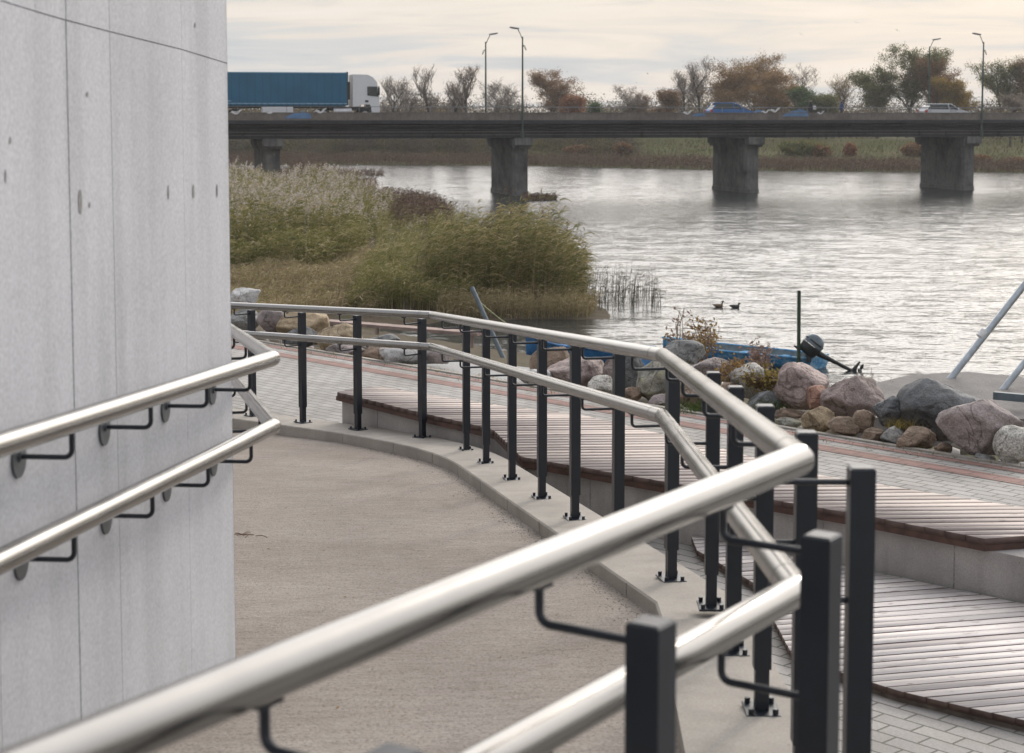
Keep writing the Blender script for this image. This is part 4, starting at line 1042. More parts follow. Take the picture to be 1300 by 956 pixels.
# mooring posts
b0_=P(1014,466,46); b0_.z=-.3; t_=P(1014.5,369,46.2); b=MB(); M['dgreen']=simple('pole_green',(.03,.055,.03),.7); b.tube([b0_,t_],.05,10); tag(b.build('mooring_pole',M['dgreen']),'thin upright dark green pole beside the outboard motor','pole')
a_=P(648,470,40); t_=P(599,365,41); pr=pipe(a_,t_,.055,'mooring_post','leaning grey post rising before the reeds, rope tied to it',cat='post',m=M['postgrey'])
a2_=P(607,382,41); e_=P(700,428,48); b=MB(); b.tube([a2_+(e_-a2_)*t+Vector((0,0,-.5*math.sin(t*math.pi)*.5)) for t in [i/12 for i in range(13)]],.018,6); M['rope']=simple('rope_fibre',(.30,.32,.18),.9); tag(b.build('rope',M['rope']),'slack pale green rope from the leaning post to the blue boat','rope')
# plank walkway
p0=P(412,408,50); p1=P(610,424,48); 
pl_=empty('plank_walkway',p0); tag(pl_,'weathered plank walkway over the little inlet before the reeds','walkway'); d=p1-p0
M['plank']=simple('plank_wood',(.26,.19,.165),.8,0,.3,3)
b=MB(); d2=Vector((d.x,d.y)); b.box(d/2,(d.length,.45,.09),mat=d.to_track_quat('X','Z').to_matrix()); b.build('plank',M['plank'],pl_)
for t in (.05,.35,.65,.95):
    b=MB(); b.tube([d*t+Vector((0,-.18,0)),d*t+Vector((0,-.18,-2))],.05,8); b.build('support_post',M['plank'],pl_)

# ---------------------------------------------------------------- boats
def boatpaint():
    m,nt,bs=new_mat('worn_blue_paint'); v=mapped(nt,(1,1,2.0)); n=N(nt,'ShaderNodeTexNoise'); n.inputs['Scale'].default_value=5; n.inputs['Detail'].default_value=9; n.inputs['Roughness'].default_value=.7; nt.links.new(v,n.inputs['Vector'])
    r=ramp(nt,n.outputs['Fac'],[(.3,(.03,.10,.20)),(.42,(.02,.17,.36)),(.50,(.04,.24,.45)),(.56,(.25,.37,.46)),(.62,(.10,.28,.44)),(.72,(.42,.48,.52))]); nt.links.new(r.outputs[0],bs.inputs['Base Color']); bs.inputs['Roughness'].default_value=.6; return m
M['boat']=boatpaint(); M['boat2']=simple('deep_blue_paint',(.01,.12,.30),.5,0,.45,5); M['boatin']=simple('boat_inside_grey',(.12,.16,.18),.8)
def rowboat(stern,bow,beam,depth,label,paint,motor=False):
    """stern,bow: world xy; open boat with thwarts"""
    d=Vector((bow.x-stern.x,bow.y-stern.y)); L=d.length; ang=math.atan2(d.y,d.x)
    root=empty('rowing_boat',(stern.x,stern.y,0),ang); tag(root,label,'boat')
    outer=[];inner=[]; K=14
    for i in range(K+1):
        t=i/K; x=L*t; bw=beam/2*(.78+.5*t-1.0*t*t if t<.5 else max(.02,(1-((t-.5)/.5)**2.2))*.78) if True else 0
        bw=beam/2*(.8+.2*math.sin(min(t/.45,1)*math.pi/2))*(1 if t<.45 else max(.03,1-((t-.45)/.55)**2.1))
        zt_=depth*(.62+.10*(t-.3)**2+.45*max(0,t-.5)**2*2); zb=-.12+ .35*max(0,t-.75)*2
        ro=[];ri=[]
        for j in range(9):
            a=math.pi*j/8; y=-math.cos(a)*bw; sx=math.sin(a)
            z=zb+(zt_-zb)*(1-sx**.7)
            yy=y*(1 if j in(0,8) else 1-.02)
            ro.append(Vector((x,yy,z))); ri.append(Vector((x+(.03 if i==0 else 0),yy*.94,z+ (0.035 if 0<j<8 else 0))))
        outer.append(ro); inner.append(ri)
    b=MB()
    def skin(rs,m):
        vs=[];fs=[]
        for r in rs: vs+=r
        for i in range(len(rs)-1):
            for j in range(8): fs.append((i*9+j,i*9+j+1,(i+1)*9+j+1,(i+1)*9+j))
        return vs,fs
    vs,fs=skin(outer,0); b.add(vs,fs,True); b.add(outer[0],[tuple(range(9))]); b.build('hull',paint,root)
    b=MB(); vs,fs=skin(inner,0); b.add(vs,fs,True); b.add(inner[0],[tuple(range(9))]); b.build('hull_lining',M['boatin'],root)
    for s in (0,8):
        b=MB(); b.tube([r[s]+Vector((0,0,.005)) for r in outer],.035,8); b.build('gunwale',paint,root)
    for t in (.25,.5,.72):
        i=int(t*K); y=abs(outer[i][0].y); b=MB(); b.cbox((L*t,0,outer[i][0].z-.12),(.26,2*y*.93,.035),0,.005); b.build('thwart',paint,root)
    b=MB(); b.cbox((.02,0,outer[0][0].z-.08),(.07,beam*.8*.98,.24),0,.01); b.build('transom',paint,root)
    return root,outer,ang,L
s1=P(1040,458,46.4); b1=P(842,434,49.5)
rb,outr,ang1,L1=rowboat(s1,b1,1.3,.50,'worn blue open boat with outboard motor moored behind the boulders',M['boat'])
s2=P(822,440,46.6); bw2=P(668,436,48.4)
rowboat(s2,bw2,1.3,.78,'deep blue rowing boat moored left of the motor boat, behind rail and posts',M['boat2'])
# outboard motor, tilted up
mo=empty('outboard_motor',P(1027,442,46.1)); mo.scale=(1.12,1.12,1.12); tag(mo,'silver-grey outboard motor tilted up on the stern of the worn blue boat','motor')
M['cowl']=simple('cowling_silver',(.12,.15,.17),.3,.4,.3,6); M['mblack']=simple('motor_black',(.02,.022,.022),.5)
tilt=R(-52)
mr=Matrix.Rotation(R(38),3,'Y')    # shaft points down-right (+x) when tilted
rings=[]
for z,rx,ry in ((-.16,.10,.10),(-.14,.19,.15),(-.02,.24,.18),(.10,.255,.185),(.22,.24,.17),(.32,.19,.13),(.37,.10,.07)):
    rings.append([mr@Vector((rx*math.copysign(abs(math.cos(t))**.75,math.cos(t))+.02,ry*math.copysign(abs(math.sin(t))**.75,math.sin(t)),z)) for t in [2*math.pi*i/20 for i in range(20)]])
b=MB(); b.loft(rings[3:]); b.build('cowling',M['cowl'],mo); b=MB(); b.loft(rings[:3]+[[mr@Vector((rx*math.cos(t)+.02,.19*math.sin(t),.09)) for t in [2*math.pi*i/20 for i in range(20)]] for rx in (.257,)]); b.build('lower_cowling',M['mblack'],mo)
b=MB(); b.loft([[mr@Vector((rx*math.cos(t)+.02,ry*math.sin(t),z)) for t in [2*math.pi*i/20 for i in range(20)]] for z,rx,ry in ((.17,.262,.197),(.21,.256,.19))]); b.build('cowl_band',M['mblack'],mo)
ax=Vector((.82,-.1,-.42)).normalized()
b=MB(); b.tube([Vector((.10,0,-.06)),Vector((.10,0,-.06))+ax*.55],[.09,.05],10); b.tube([Vector((.10,0,-.06))+ax*.5,Vector((.10,0,-.06))+ax*1.12],[.05,.045],10); b.build('shaft',M['mblack'],mo)
c=Vector((.10,0,-.06))+ax*1.1; side=Vector((.42,0,.82)).normalized()
b=MB(); b.tube([c-side*.02-ax*.05,c+side*.28+ax*.0],[.06,.02],10); b.box(c+ax*.02,(.05,.16,.22)); b.build('gearcase',M['mblack'],mo)
b=MB(); pc=c+side*.12+ax*.1
for k in range(3):
    a=k*2.094; v_=(side*math.cos(a)+Vector((0,1,0))*math.sin(a)); b.tube([pc,pc+v_*.06,pc+v_*.14],[.02,.045,.02],8)
b.build('propeller',M['mblack'],mo)
b=MB(); b.tube([Vector((-.12,0,-.05)),Vector((-.28,-.05,.0)),Vector((-.36,-.05,.07))],.025,8); b.build('tiller',M['mblack'],mo)
b=MB(); b.box((-.02,0,-.22),(.12,.25,.2)); b.build('clamp',M['mblack'],mo)

# ---------------------------------------------------------------- ducks
M['duck']=simple('duck_brown_feather',(.14,.10,.065),.8,0,.5,30); M['duckh']=simple('duck_dark_feather',(.03,.035,.03),.6); M['bill']=simple('duck_bill',(.30,.25,.08),.5)
def duck(px,py,label,mat_body,head=1.0):
    p=G(px,py,E); root=empty('duck',(p.x,p.y,0)); root.scale=(.8,.8,.8); tag(root,label,'duck')
    rings=[]
    for x,w_,zc,h in ((-.26,.01,.12,.01),(-.20,.05,.10,.045),(-.10,.095,.07,.085),(0,.11,.055,.10),(.10,.10,.05,.10),(.17,.06,.06,.075),(.205,.01,.065,.02)):
        rings.append([Vector((x,w_*math.cos(t),zc+h*math.sin(t))) for t in [2*math.pi*i/14 for i in range(14)]])
    b=MB(); b.loft(rings)
    b.tube([Vector((.13,0,.09)),Vector((.175,0,.17)),Vector((.18,0,.23*head))],[.055,.036,.034],10); b.build('body',mat_body,root)
    b=MB(); rings=[[Vector((.195+x,r*math.cos(t),.255*head+r*math.sin(t))) for t in [2*math.pi*i/12 for i in range(12)]] for x,r in ((-.055,.01),(-.04,.032),(-.01,.045),(.02,.042),(.045,.025),(.055,.008))]; b.loft(rings); b.build('head',M['duckh'],root)
    b=MB(); b.tube([Vector((.235,0,.245*head)),Vector((.29,0,.235*head))],[.018,.012],8); b.build('bill',M['bill'],root)
duck(912,390,'left duck of the swimming pair, brownish with its neck raised',M['duck'])
duck(933,391,'right duck of the swimming pair, darker and lower in the water',M['duckh'],.8)
# ================================================================ VEGETATION
rs=np.random.RandomState(11)
def ribbons(base, h, w, lean_dir, lean, segs=4, droop=0.0, tipw=.15):
    """vectorised bent blades. base (n,3)"""
    n=len(base); ang=rs.uniform(0,2*np.pi,n); side=np.stack([np.cos(ang),np.sin(ang),np.zeros(n)],1)
    V=np.zeros((n,(segs+1)*2,3))
    for k in range(segs+1):
        t=k/segs
        c=base.copy(); c[:,2]+=h*t*(1-droop*t*t*.5)
        c[:,0]+=lean_dir[:,0]*lean*t**2*h; c[:,1]+=lean_dir[:,1]*lean*t**2*h
        ww=(w*(1-(1-tipw)*t))[:,None]*.5
        V[:,2*k]=c-side*ww; V[:,2*k+1]=c+side*ww
    q=np.array([[2*k,2*k+1,2*k+3,2*k+2] for k in range(segs)])
    Q=(np.arange(n)[:,None,None]*((segs+1)*2)+q[None]).reshape(-1,4)
    return V.reshape(-1,3),Q
def scatter_blades(base,hmin,hmax,w,lean,wind=(1,0),spread=.6,leaves=0,segs=4,leaf=(.35,.02),plume=0.0,tintlo=0,tinthi=1,leafup=.25,plsize=.05):
    n=len(base); h=rs.uniform(hmin,hmax,n) if np.isscalar(hmin) else hmin
    a=rs.normal(0,spread,n); ld=np.stack([wind[0]+a,wind[1]+rs.normal(0,spread,n)],1); ln=rs.uniform(.3,1,n)*lean
    V,Q=ribbons(base,h,np.full(n,w)*rs.uniform(.7,1.3,n),ld,ln,segs)
    Vs=[V];Qs=[Q];T=[np.repeat(rs.uniform(tintlo,tinthi,n),segs)]; off=len(V)
    if leaves:
        m=n*leaves; idx=np.repeat(np.arange(n),leaves); t=rs.uniform(leafup,1.0,m)
        c=base[idx].copy(); c[:,2]+=h[idx]*t; c[:,0]+=ld[idx,0]*ln[idx]*t**2*h[idx]; c[:,1]+=ld[idx,1]*ln[idx]*t**2*h[idx]
        L=rs.uniform(.5,1.2,m)*leaf[0]; dirx=wind[0]*.9+rs.normal(0,.55,m); diry=wind[1]*.9+rs.normal(0,.55,m); up=rs.uniform(.1,.9,m)
        d=np.stack([dirx,diry,up],1); d/=np.linalg.norm(d,axis=1)[:,None]
        sd_=np.cross(d,rs.normal(0,1,(m,3))); sd_/=np.linalg.norm(sd_,axis=1)[:,None]
        W=leaf[1]*rs.uniform(.7,1.3,m)
        p1=c+d*(L*.5)[:,None]; p2=c+d*L[:,None]; p2[:,2]-=L*.35
        LV=np.stack([c-sd_*(W*.3)[:,None],c+sd_*(W*.3)[:,None],p1+sd_*(W*.5)[:,None],p1-sd_*(W*.5)[:,None],p2+sd_*(W*.08)[:,None],p2-sd_*(W*.08)[:,None]],1).reshape(-1,3)
        LQ=(np.arange(m)[:,None,None]*6+np.array([[0,1,2,3],[3,2,4,5]])[None]).reshape(-1,4)+off
        Vs.append(LV);Qs.append(LQ);T.append(np.repeat(rs.uniform(tintlo,tinthi,m),2)); off+=len(LV)
    out=(np.concatenate(Vs),np.concatenate(Qs),np.concatenate(T))
    pl=None
    if plume>0:
        sel=np.where(rs.uniform(0,1,n)<plume)[0]; k=26; idx=np.repeat(sel,k); m=len(idx)
        t=rs.uniform(0,1,m); c=base[idx].copy(); c[:,2]+=h[idx]*(1-.0)+(t-.45)*plsize*5; c[:,0]+=ld[idx,0]*ln[idx]*h[idx]+(t*.8)*plsize*1.6; c[:,1]+=ld[idx,1]*ln[idx]*h[idx]
        rad=plsize*(1.1-t)*1.2
        c+=rs.normal(0,1,(m,3))*rad[:,None]*.8
        d1=rs.normal(0,1,(m,3)); d1/=np.linalg.norm(d1,axis=1)[:,None]; d2=np.cross(d1,rs.normal(0,1,(m,3))); d2/=np.linalg.norm(d2,axis=1)[:,None]
        s=plsize*.45
        PV=np.stack([c-d1*s,c+d2*s*.5,c+d1*s,c-d2*s*.5],1).reshape(-1,3); PQ=np.arange(m*4).reshape(-1,4)
        pl=(PV,PQ,rs.uniform(0,1,m))
    return out,pl
def region(poly,n,zoff=0,minz=None):
    xs_=[p[0] for p in poly]; ys_=[p[1] for p in poly]; out=[]
    while len(out)<n:
        x=rs.uniform(min(xs_),max(xs_)); y=rs.uniform(min(ys_),max(ys_))
        if pdist(x,y,poly)>0: out.append((x,y,(max(landz(x,y),-.05) if minz is None else minz)+zoff))
    return np.array(out)
OLIVE=tinted('reed_olive',[(0,(.10,.11,.03)),(.4,(.165,.17,.05)),(.75,(.26,.23,.09)),(1,(.45,.36,.21))],.6,.35)
DGREEN=tinted('reed_dark_green',[(0,(.085,.095,.03)),(.4,(.155,.155,.05)),(.75,(.27,.23,.10)),(1,(.46,.36,.20))],.6,.35)
DRY=tinted('dry_grass',[(0,(.16,.12,.065)),(.4,(.34,.265,.16)),(.7,(.23,.22,.085)),(1,(.55,.45,.30))],.8,.3)
BROWN=tinted('brown_reed',[(0,(.075,.045,.035)),(.5,(.13,.085,.06)),(1,(.21,.15,.10))],.8,.1)
PLUME=tinted('reed_plume',[(0,(.30,.25,.21)),(.5,(.45,.40,.35)),(1,(.60,.56,.50))],.9,.4)
DARKREED=tinted('dark_reed',[(0,(.030,.030,.018)),(1,(.08,.07,.035))],.9,0,.05)
def polyXY(pts): return [ (k*Y,Y) for k,Y in pts ]
def put(name,data,m,label,cat,kind='stuff'):
    V,Q,T=data; return tag(arr_mesh(name,V,Q,m,rnd=T),label,cat,kind=kind)
# tall clump right of the little inlet
pa_=[(-3.6,60.3),(-1,59.7),(1.0,60.4),(1.9,59.3),(2.7,61.5),(2.2,64),(1.2,69),(-3.0,69)]
base=region(pa_,2050)
def nz(b_,f,o): return np.array([noise.noise(Vector((x*f,y*f*.6,o))) for x,y,_ in b_])
keep=nz(base,.9,3)>-.22; base=base[keep]
hh=1.45+1.05*np.clip((base[:,0]+4.8)/4.5,0,1)*np.clip((2.7-base[:,0])/1.6,.0,1)+.85*nz(base,.75,9)+rs.normal(0,.34,len(base))-.45*np.clip((base[:,0]-1.6)/1.2,0,1); hh=np.clip(hh,.5,3.7)
o1,p1=scatter_blades(base,hh,None,.020,.20,(1,-.1),.45,leaves=12,leaf=(.46,.032),plume=.04,leafup=.12,plsize=.07); put('reed_clump',o1,DGREEN,'tall dark green reeds bending right at the water edge','reeds')
put('reed_plume',p1,BROWN,'brown seed heads over the tall dark green reeds','reed plumes')
# reeds standing in the water
bw=region([(2.4,59.5),(5.6,61),(5.2,67),(2.4,66)],230,0,-.05); o1,_=scatter_blades(bw,.6,1.45,.022,.12,(.6,0),.8,leaves=2,leaf=(.3,.02)); put('water_reeds',o1,DARKREED,'sparse thin reeds standing in the water right of the clump','reeds')
bw=region([(-2.6,57.4),(2.6,58.0),(2.9,59.6),(-2.4,59.4)],1500); o1,_=scatter_blades(bw,.3,.85,.02,.5,(.5,-.6),.9,leaves=2,leaf=(.3,.02)); put('shore_grass',o1,DRY,'dry tangled grass at the foot of the tall reeds','grass')
# grass on the low land
bg1=region([(-13,54),(-9,52.5),(-4.6,57),(-3.5,62),(-4,76),(-14,78)],15000)
bg1=bg1[nz(bg1,.8,6)>-.25]
hcl=np.array([noise.noise(Vector((x*.45,y*.3,0))) for x,y,_ in bg1]); hh=np.clip(.34+.50*hcl+.35*np.clip((bg1[:,0]/bg1[:,1]+.15)/.07,0,1)+rs.normal(0,.08,len(bg1)),.10,1.3)
o1,_=scatter_blades(bg1,hh,None,.034,.6,(.6,-.2),.8,leaves=2,leaf=(.3,.03)); put('meadow_grass',o1,DRY,'tussocky dry yellow-brown grass on the low river meadow','grass')
bg2=region([(-5.5,57),(-1.5,59),(-1.0,66),(-5.5,72)],3600); o1,p1=scatter_blades(bg2,np.clip(.95+.7*nz(bg2,.6,2)+rs.normal(0,.2,len(bg2)),.3,2.0),None,.024,.3,(.7,0),.7,leaves=5,leaf=(.35,.03),plume=.015,plsize=.05); put('mid_reeds',o1,OLIVE,'shorter olive reeds left of the tall dark clump','reeds')
# the big plumed bed
bg3=region(polyXY([(-.175,74),(-.112,74),(-.092,80),(-.074,96),(-.068,108),(-.085,114),(-.175,118)]),4600)
bg3=bg3[nz(bg3,.5,5)>-.3]
o1,p1=scatter_blades(bg3,np.clip(2.35+1.1*nz(bg3,.35,1)+rs.normal(0,.34,len(bg3))-1.2*np.clip((bg3[:,0]/bg3[:,1]+.108)/.028,0,1),.6,3.7),None,.024,.16,(.8,0),.5,leaves=11,leaf=(.48,.042),plume=.30,leafup=.15,plsize=.115); put('reed_bed',o1,OLIVE,'broad olive-green reed bed with pale plumes beside the wall','reeds'); put('reed_plume',p1,PLUME,'fluffy pale plumes crowning the broad reed bed','reed plumes')
bg3=region(polyXY([(-.175,70),(-.115,70),(-.085,77),(-.09,84),(-.175,84)]),2200)
o1,p1=scatter_blades(bg3,np.clip(1.3+1.0*nz(bg3,.5,8)+rs.normal(0,.25,len(bg3)),.4,2.4),None,.024,.25,(.8,0),.6,leaves=9,leaf=(.42,.04),plume=.05,plsize=.06); put('reed_fringe',o1,OLIVE,'lower green reeds in front of the plumed bed','reeds')
# brown dead mat behind
bg4=region(polyXY([(-.088,100),(-.05,96),(-.034,108),(-.045,122),(-.090,126)]),4200); o1,_=scatter_blades(bg4,.7,1.5,.035,.3,(.6,0),.9,leaves=3,leaf=(.35,.04)); put('dead_reeds',o1,BROWN,'flattened purplish-brown dead reeds behind the plumed bed','reeds')
bg5=region(polyXY([(-.080,76),(-.045,73),(-.018,80),(-.022,100),(-.05,104),(-.080,98)]),1100,0,-.02); o1,p1=scatter_blades(bg5,.7,1.7,.026,.3,(.8,0),.6,leaves=5,leaf=(.4,.035),plume=.05,plsize=.06); put('thin_reeds',o1,OLIVE,'thin open reeds with water glinting through them','reeds'); put('reed_plume',p1,PLUME,'few grey plumes over the thin open reeds','reed plumes')
# small reed islets
for nm,pts,n,hmin,hmax,lab in (('reed_islet',[(-.165,196),(-.12,190),(-.073,196),(-.075,204),(-.165,212)],2600,.35,.95,'long low brown reed islet reaching out beyond the left pier'),
    ('reed_islet',[(-.128,192),(-.108,192),(-.108,200),(-.128,200)],900,1.2,1.9,'hump of taller brown reeds on the long islet'),
    ('reed_islet',[(-.102,163),(-.079,163),(-.079,168),(-.102,168)],900,.5,1.05,'small dark reed patch in the water between the two left piers'),
    ('reed_islet',[(-.155,158),(-.118,160),(-.114,168),(-.155,172)],1100,.4,.9,'brown reeds at the foot of the left bridge pier'),
    ('reed_islet',[(.006,139),(.026,140),(.025,143),(.006,143)],420,.25,.6,'tiny reed tuft right of the pier foot below the lamp')):
    bb=region(polyXY(pts),n,0,-.03); o1,_=scatter_blades(bb,hmin,hmax,.06,.25,(.6,0),.8,leaves=2,leaf=(.3,.05)); put(nm,o1,BROWN,lab,'reeds')
# far bank reed margin and grass
bx=rs.uniform(-60,95,24000); bb=np.array([(x,farY(x)+t,farz(x,t)) for x,t in zip(bx,rs.uniform(-.6,9,len(bx))**1)]); o1,_=scatter_blades(bb,.4,1.2,.055,.45,(.5,0),.9,leaves=2,leaf=(.45,.05)); put('bank_reeds',o1,BROWN,'brown reed margin along the foot of the far bank','reeds')
bx=rs.uniform(-60,95,20000); bb=np.array([(x,farY(x)+t,farz(x,t)) for x,t in zip(bx,rs.uniform(7,30,len(bx)))]); FARG=tinted('far_grass',[(0,(.085,.095,.035)),(.4,(.125,.12,.05)),(1,(.21,.165,.10))],.9); o1,_=scatter_blades(bb,.2,.55,.09,.6,(.5,0),.9); put('bank_grass',o1,FARG,'rough green and straw grass on the slope of the far bank','grass')

# ---------------------------------------------------------------- trees
M['bark']=simple('bark_grey_brown',(.17,.14,.115),.9,0,.3,2); M['barkd']=simple('bark_dark',(.07,.06,.05),.9,0,.3,2)
def leafmat(name,stops): return tinted(name,[(p,tuple(x*1.45 for x in c)) for p,c in stops],.7,.4)
LM={'oak':leafmat('oak_autumn_leaves',[(0,(.10,.062,.03)),(.5,(.17,.105,.045)),(1,(.26,.17,.08))]),
 'brown':leafmat('brown_leaves',[(0,(.10,.06,.035)),(.5,(.16,.10,.055)),(1,(.24,.15,.075))]),
 'olive':leafmat('olive_leaves',[(0,(.055,.065,.025)),(.5,(.09,.10,.04)),(.85,(.13,.12,.045)),(1,(.22,.15,.05))]),
 'ochre':leafmat('ochre_leaves',[(0,(.12,.09,.025)),(.5,(.20,.14,.035)),(1,(.30,.20,.06))]),
 'grey':leafmat('grey_twig_leaves',[(0,(.10,.085,.07)),(1,(.17,.14,.11))]),
 'red':leafmat('russet_leaves',[(0,(.12,.05,.03)),(1,(.24,.12,.06))]),
 'green':leafmat('green_leaves',[(0,(.03,.055,.02)),(1,(.07,.10,.04))])}
def tubes_arr(segs,ns=5):
    """segs list of (p,q,r0,r1)"""
    p=np.array([s[0] for s in segs]); q=np.array([s[1] for s in segs]); r0=np.array([s[2] for s in segs]); r1=np.array([s[3] for s in segs]); n=len(segs)
    d=q-p; d/=np.maximum(np.linalg.norm(d,axis=1),1e-6)[:,None]; up=np.where(np.abs(d[:,2:3])>.9,np.array([[1,0,0]]),np.array([[0,0,1]])); a=np.cross(d,up); a/=np.linalg.norm(a,axis=1)[:,None]; b=np.cross(a,d)
    V=np.zeros((n,2*ns,3))
    for k in range(ns):
        t=2*np.pi*k/ns; o=a*np.cos(t)+b*np.sin(t); V[:,k]=p+o*r0[:,None]; V[:,ns+k]=q+o*r1[:,None]
    qd=np.array([[k,(k+1)%ns,ns+(k+1)%ns,ns+k] for k in range(ns)]); Q=(np.arange(n)[:,None,None]*2*ns+qd[None]).reshape(-1,4)
    return V.reshape(-1,3),Q
def tree(px,ytop,wpx,Y,leaf,dens,label,trunk_share=.25,seed=1,upr=.6,twig=1.0,name='tree',cat='tree',lsize=.16,base=None,fork=5):
    rg=random.Random(seed*13+7); s=F/Y
    X=(px-650)/s; z0=farz(X,max(0,Y-farY(X)))-.1 if base is None else base
    H=(147-ytop)/s+E-z0; CW=wpx/s/2
    root=empty(name,(X,Y,z0)); tag(root,label,cat,'trees on the far bank')
    segs=[]; tips=[]
    def grow(p,d,L,r,lv):
        n=3 if lv<2 else 2; q=p
        for k in range(n):
            d=(d+Vector((rg.gauss(0,.12),rg.gauss(0,.12),rg.gauss(0,.06)+.04))).normalized(); nq=q+d*(L/n); rr=r*(1-.35/n*1)
            segs.append((q[:],nq[:],r,rr)); q=nq; r=rr
            if lv<4:
                m=2 if lv>0 else fork//2+1
                for j in range(m):
                    if lv==0 and k==0 and trunk_share>.3: continue
                    a=rg.uniform(0,6.28); ou=Vector((math.cos(a),math.sin(a),0)); el=rg.uniform(.25,.9)*upr*1.3
                    nd=(d*.35+ou*1.0+Vector((0,0,el))).normalized()
                    grow(q,nd,L*rg.uniform(.48,.68)*(1.0 if lv else .8),r*.52,lv+1)
        if lv>=3: tips.append(q)
    tr0=H*trunk_share
    segs.append(((0,0,0),(rg.uniform(-.1,.1),0,tr0),H*.024,H*.019))
    grow(Vector((0,0,tr0)),Vector((rg.uniform(-.08,.08),0,1)),H*.50,H*.018,0)
    # fit
    P_=np.array([s_[1] for s_ in segs]); zm=P_[:,2].max(); xm=np.percentile(np.abs(P_[:,0]),98); fx=CW/max(xm,.1)*.95; fz=(H*.985-tr0)/max(zm-tr0,.1)
    def fit(v): 
        z=v[2] if v[2]<=tr0 else tr0+(v[2]-tr0)*fz; k=fx if v[2]>tr0*.9 else 1
        return (v[0]*k,v[1]*k,z)
    mr_=.016*twig
    segs=[(fit(a),fit(c),max(r0,mr_),max(r1,mr_)) for a,c,r0,r1 in segs]; tp=np.array([fit(t) for t in tips])
    V,Q=tubes_arr([s_ for s_ in segs if s_[2]>.05] or segs,6); arr_mesh('trunk',V,Q,M['barkd'],root,smooth=True)
    V,Q=tubes_arr([s_ for s_ in segs if s_[2]<=.05] or segs[-3:],3); 
    cr=arr_mesh('crown' if dens==0 else 'branches',V,Q,M['bark'],root)
    if dens>0:
        k=max(1,int(dens*1.7)); m=len(tp)*k; c=np.repeat(tp,k,0)+rs.normal(0,1,(m,3))*np.array([.34,.34,.26]); 
        d1=rs.normal(0,1,(m,3)); d1/=np.linalg.norm(d1,axis=1)[:,None]; d2=np.cross(d1,rs.normal(0,1,(m,3))); d2/=np.linalg.norm(d2,axis=1)[:,None]; sz=lsize*rs.uniform(.6,1.3,m)[:,None]
        PV=np.stack([c-d1*sz,c-d2*sz*.6,c+d1*sz,c+d2*sz*.6],1).reshape(-1,3); clump=np.repeat(rs.uniform(0,1,len(tp)),k)
        arr_mesh('crown',PV,np.arange(m*4).reshape(-1,4),LM[leaf],root,rnd=np.clip(clump*.6+rs.uniform(0,.4,m),0,1))
    return root
T=[(497,95,44,262,'grey',2,'bare greyish tree just right of the white lorry cab',.15,1),
(520,99,40,268,'grey',2,'low bare tree second from the lorry cab',.15,2),
(549,80,46,262,'brown',1,'tall bare tree with a flat top, third from the lorry cab',.2,3),
(576,100,28,264,'grey',3,'narrow bare tree between two taller bare trees left of the lamps',.2,4),
(590,80,34,260,'brown',2,'slim bare tree with a thin rust tint directly left of the lamp pair',.3,5),
(625,96,44,272,'grey',1,'faint bare tree standing behind the leftmost lamp',.2,6),
(648,104,44,276,'grey',1,'faint bare tree seen between the two left lamps',.2,7),
(697,89,62,262,'brown',8,'round brown-leaved tree right of the tall left lamp',.2,8),
(722,120,34,255,'red',12,'low russet tree under the round brown-leaved one',.1,9),
(754,132,9,250,'green',26,'tiny dark green conifer left of the middle trees',.05,10),
(792,106,46,262,'grey',2,'bare spreading tree in the gap left of the middle trees',.15,11),
(817,114,36,262,'brown',4,'small brownish bare tree right of the spreading bare one',.15,12),
(842,112,34,258,'brown',7,'small tan-leaved tree left of the two slender bare trees',.15,13),
(866,88,38,262,'grey',3,'pale slender bare tree above the bridge left of the blue car',.2,14),
(888,70,34,258,'grey',4,'dark slender tree with narrow crown directly left of the orange oaks',.2,15),
(925,76,62,256,'oak',9,'orange-brown oak above the blue car, left one of the oak group',.12,16),
(955,66,66,262,'oak',8,'tallest orange-brown oak in the middle of the oak group',.12,17),
(984,86,58,254,'oak',10,'rust-coloured oak at the right of the oak group',.12,18),
(1015,78,50,270,'grey',2,'bare light tree right of the oak group',.2,19),
(1026,110,44,250,'green',12,'low green tree behind the walker on the bridge',.1,20),
(1062,92,60,264,'ochre',3,'thin tree with scattered pale orange leaves between the two cars',.15,21),
(1048,118,40,250,'olive',12,'low olive tree beneath the thin pale orange one',.1,22),
(1112,80,54,255,'olive',11,'olive tree forming the left shoulder of the big green trees',.12,23),
(1150,56,86,258,'olive',13,'largest olive-green tree, left of the far right lamp pair',.12,24),
(1188,72,62,254,'brown',13,'brownish-green tree behind the far-side right lamp',.12,25),
(1214,98,58,250,'ochre',15,'yellow-brown tree above the silver car',.1,26),
(1270,73,62,255,'olive',8,'airy greenish tree right of the rightmost lamp',.2,27),
(1306,72,50,255,'brown',8,'brownish tree cut by the right picture edge',.2,28),
(285,92,60,265,'grey',3,'bare tree hidden behind the wall and lorry at left',.2,29),
(1360,70,70,258,'olive',8,'olive tree beyond the right picture edge',.2,30)]
for px,yt,wp,Y,lf,dn,lab,ts_,sd_ in T:
    if px<290 or px>1340: continue
    tree(px,yt,wp,Y,lf,dn,lab,ts_,sd_,twig=1.15 if dn<5 else 1.0,lsize=.10 if dn>6 else .05, upr=.75 if dn>6 else 1.6)
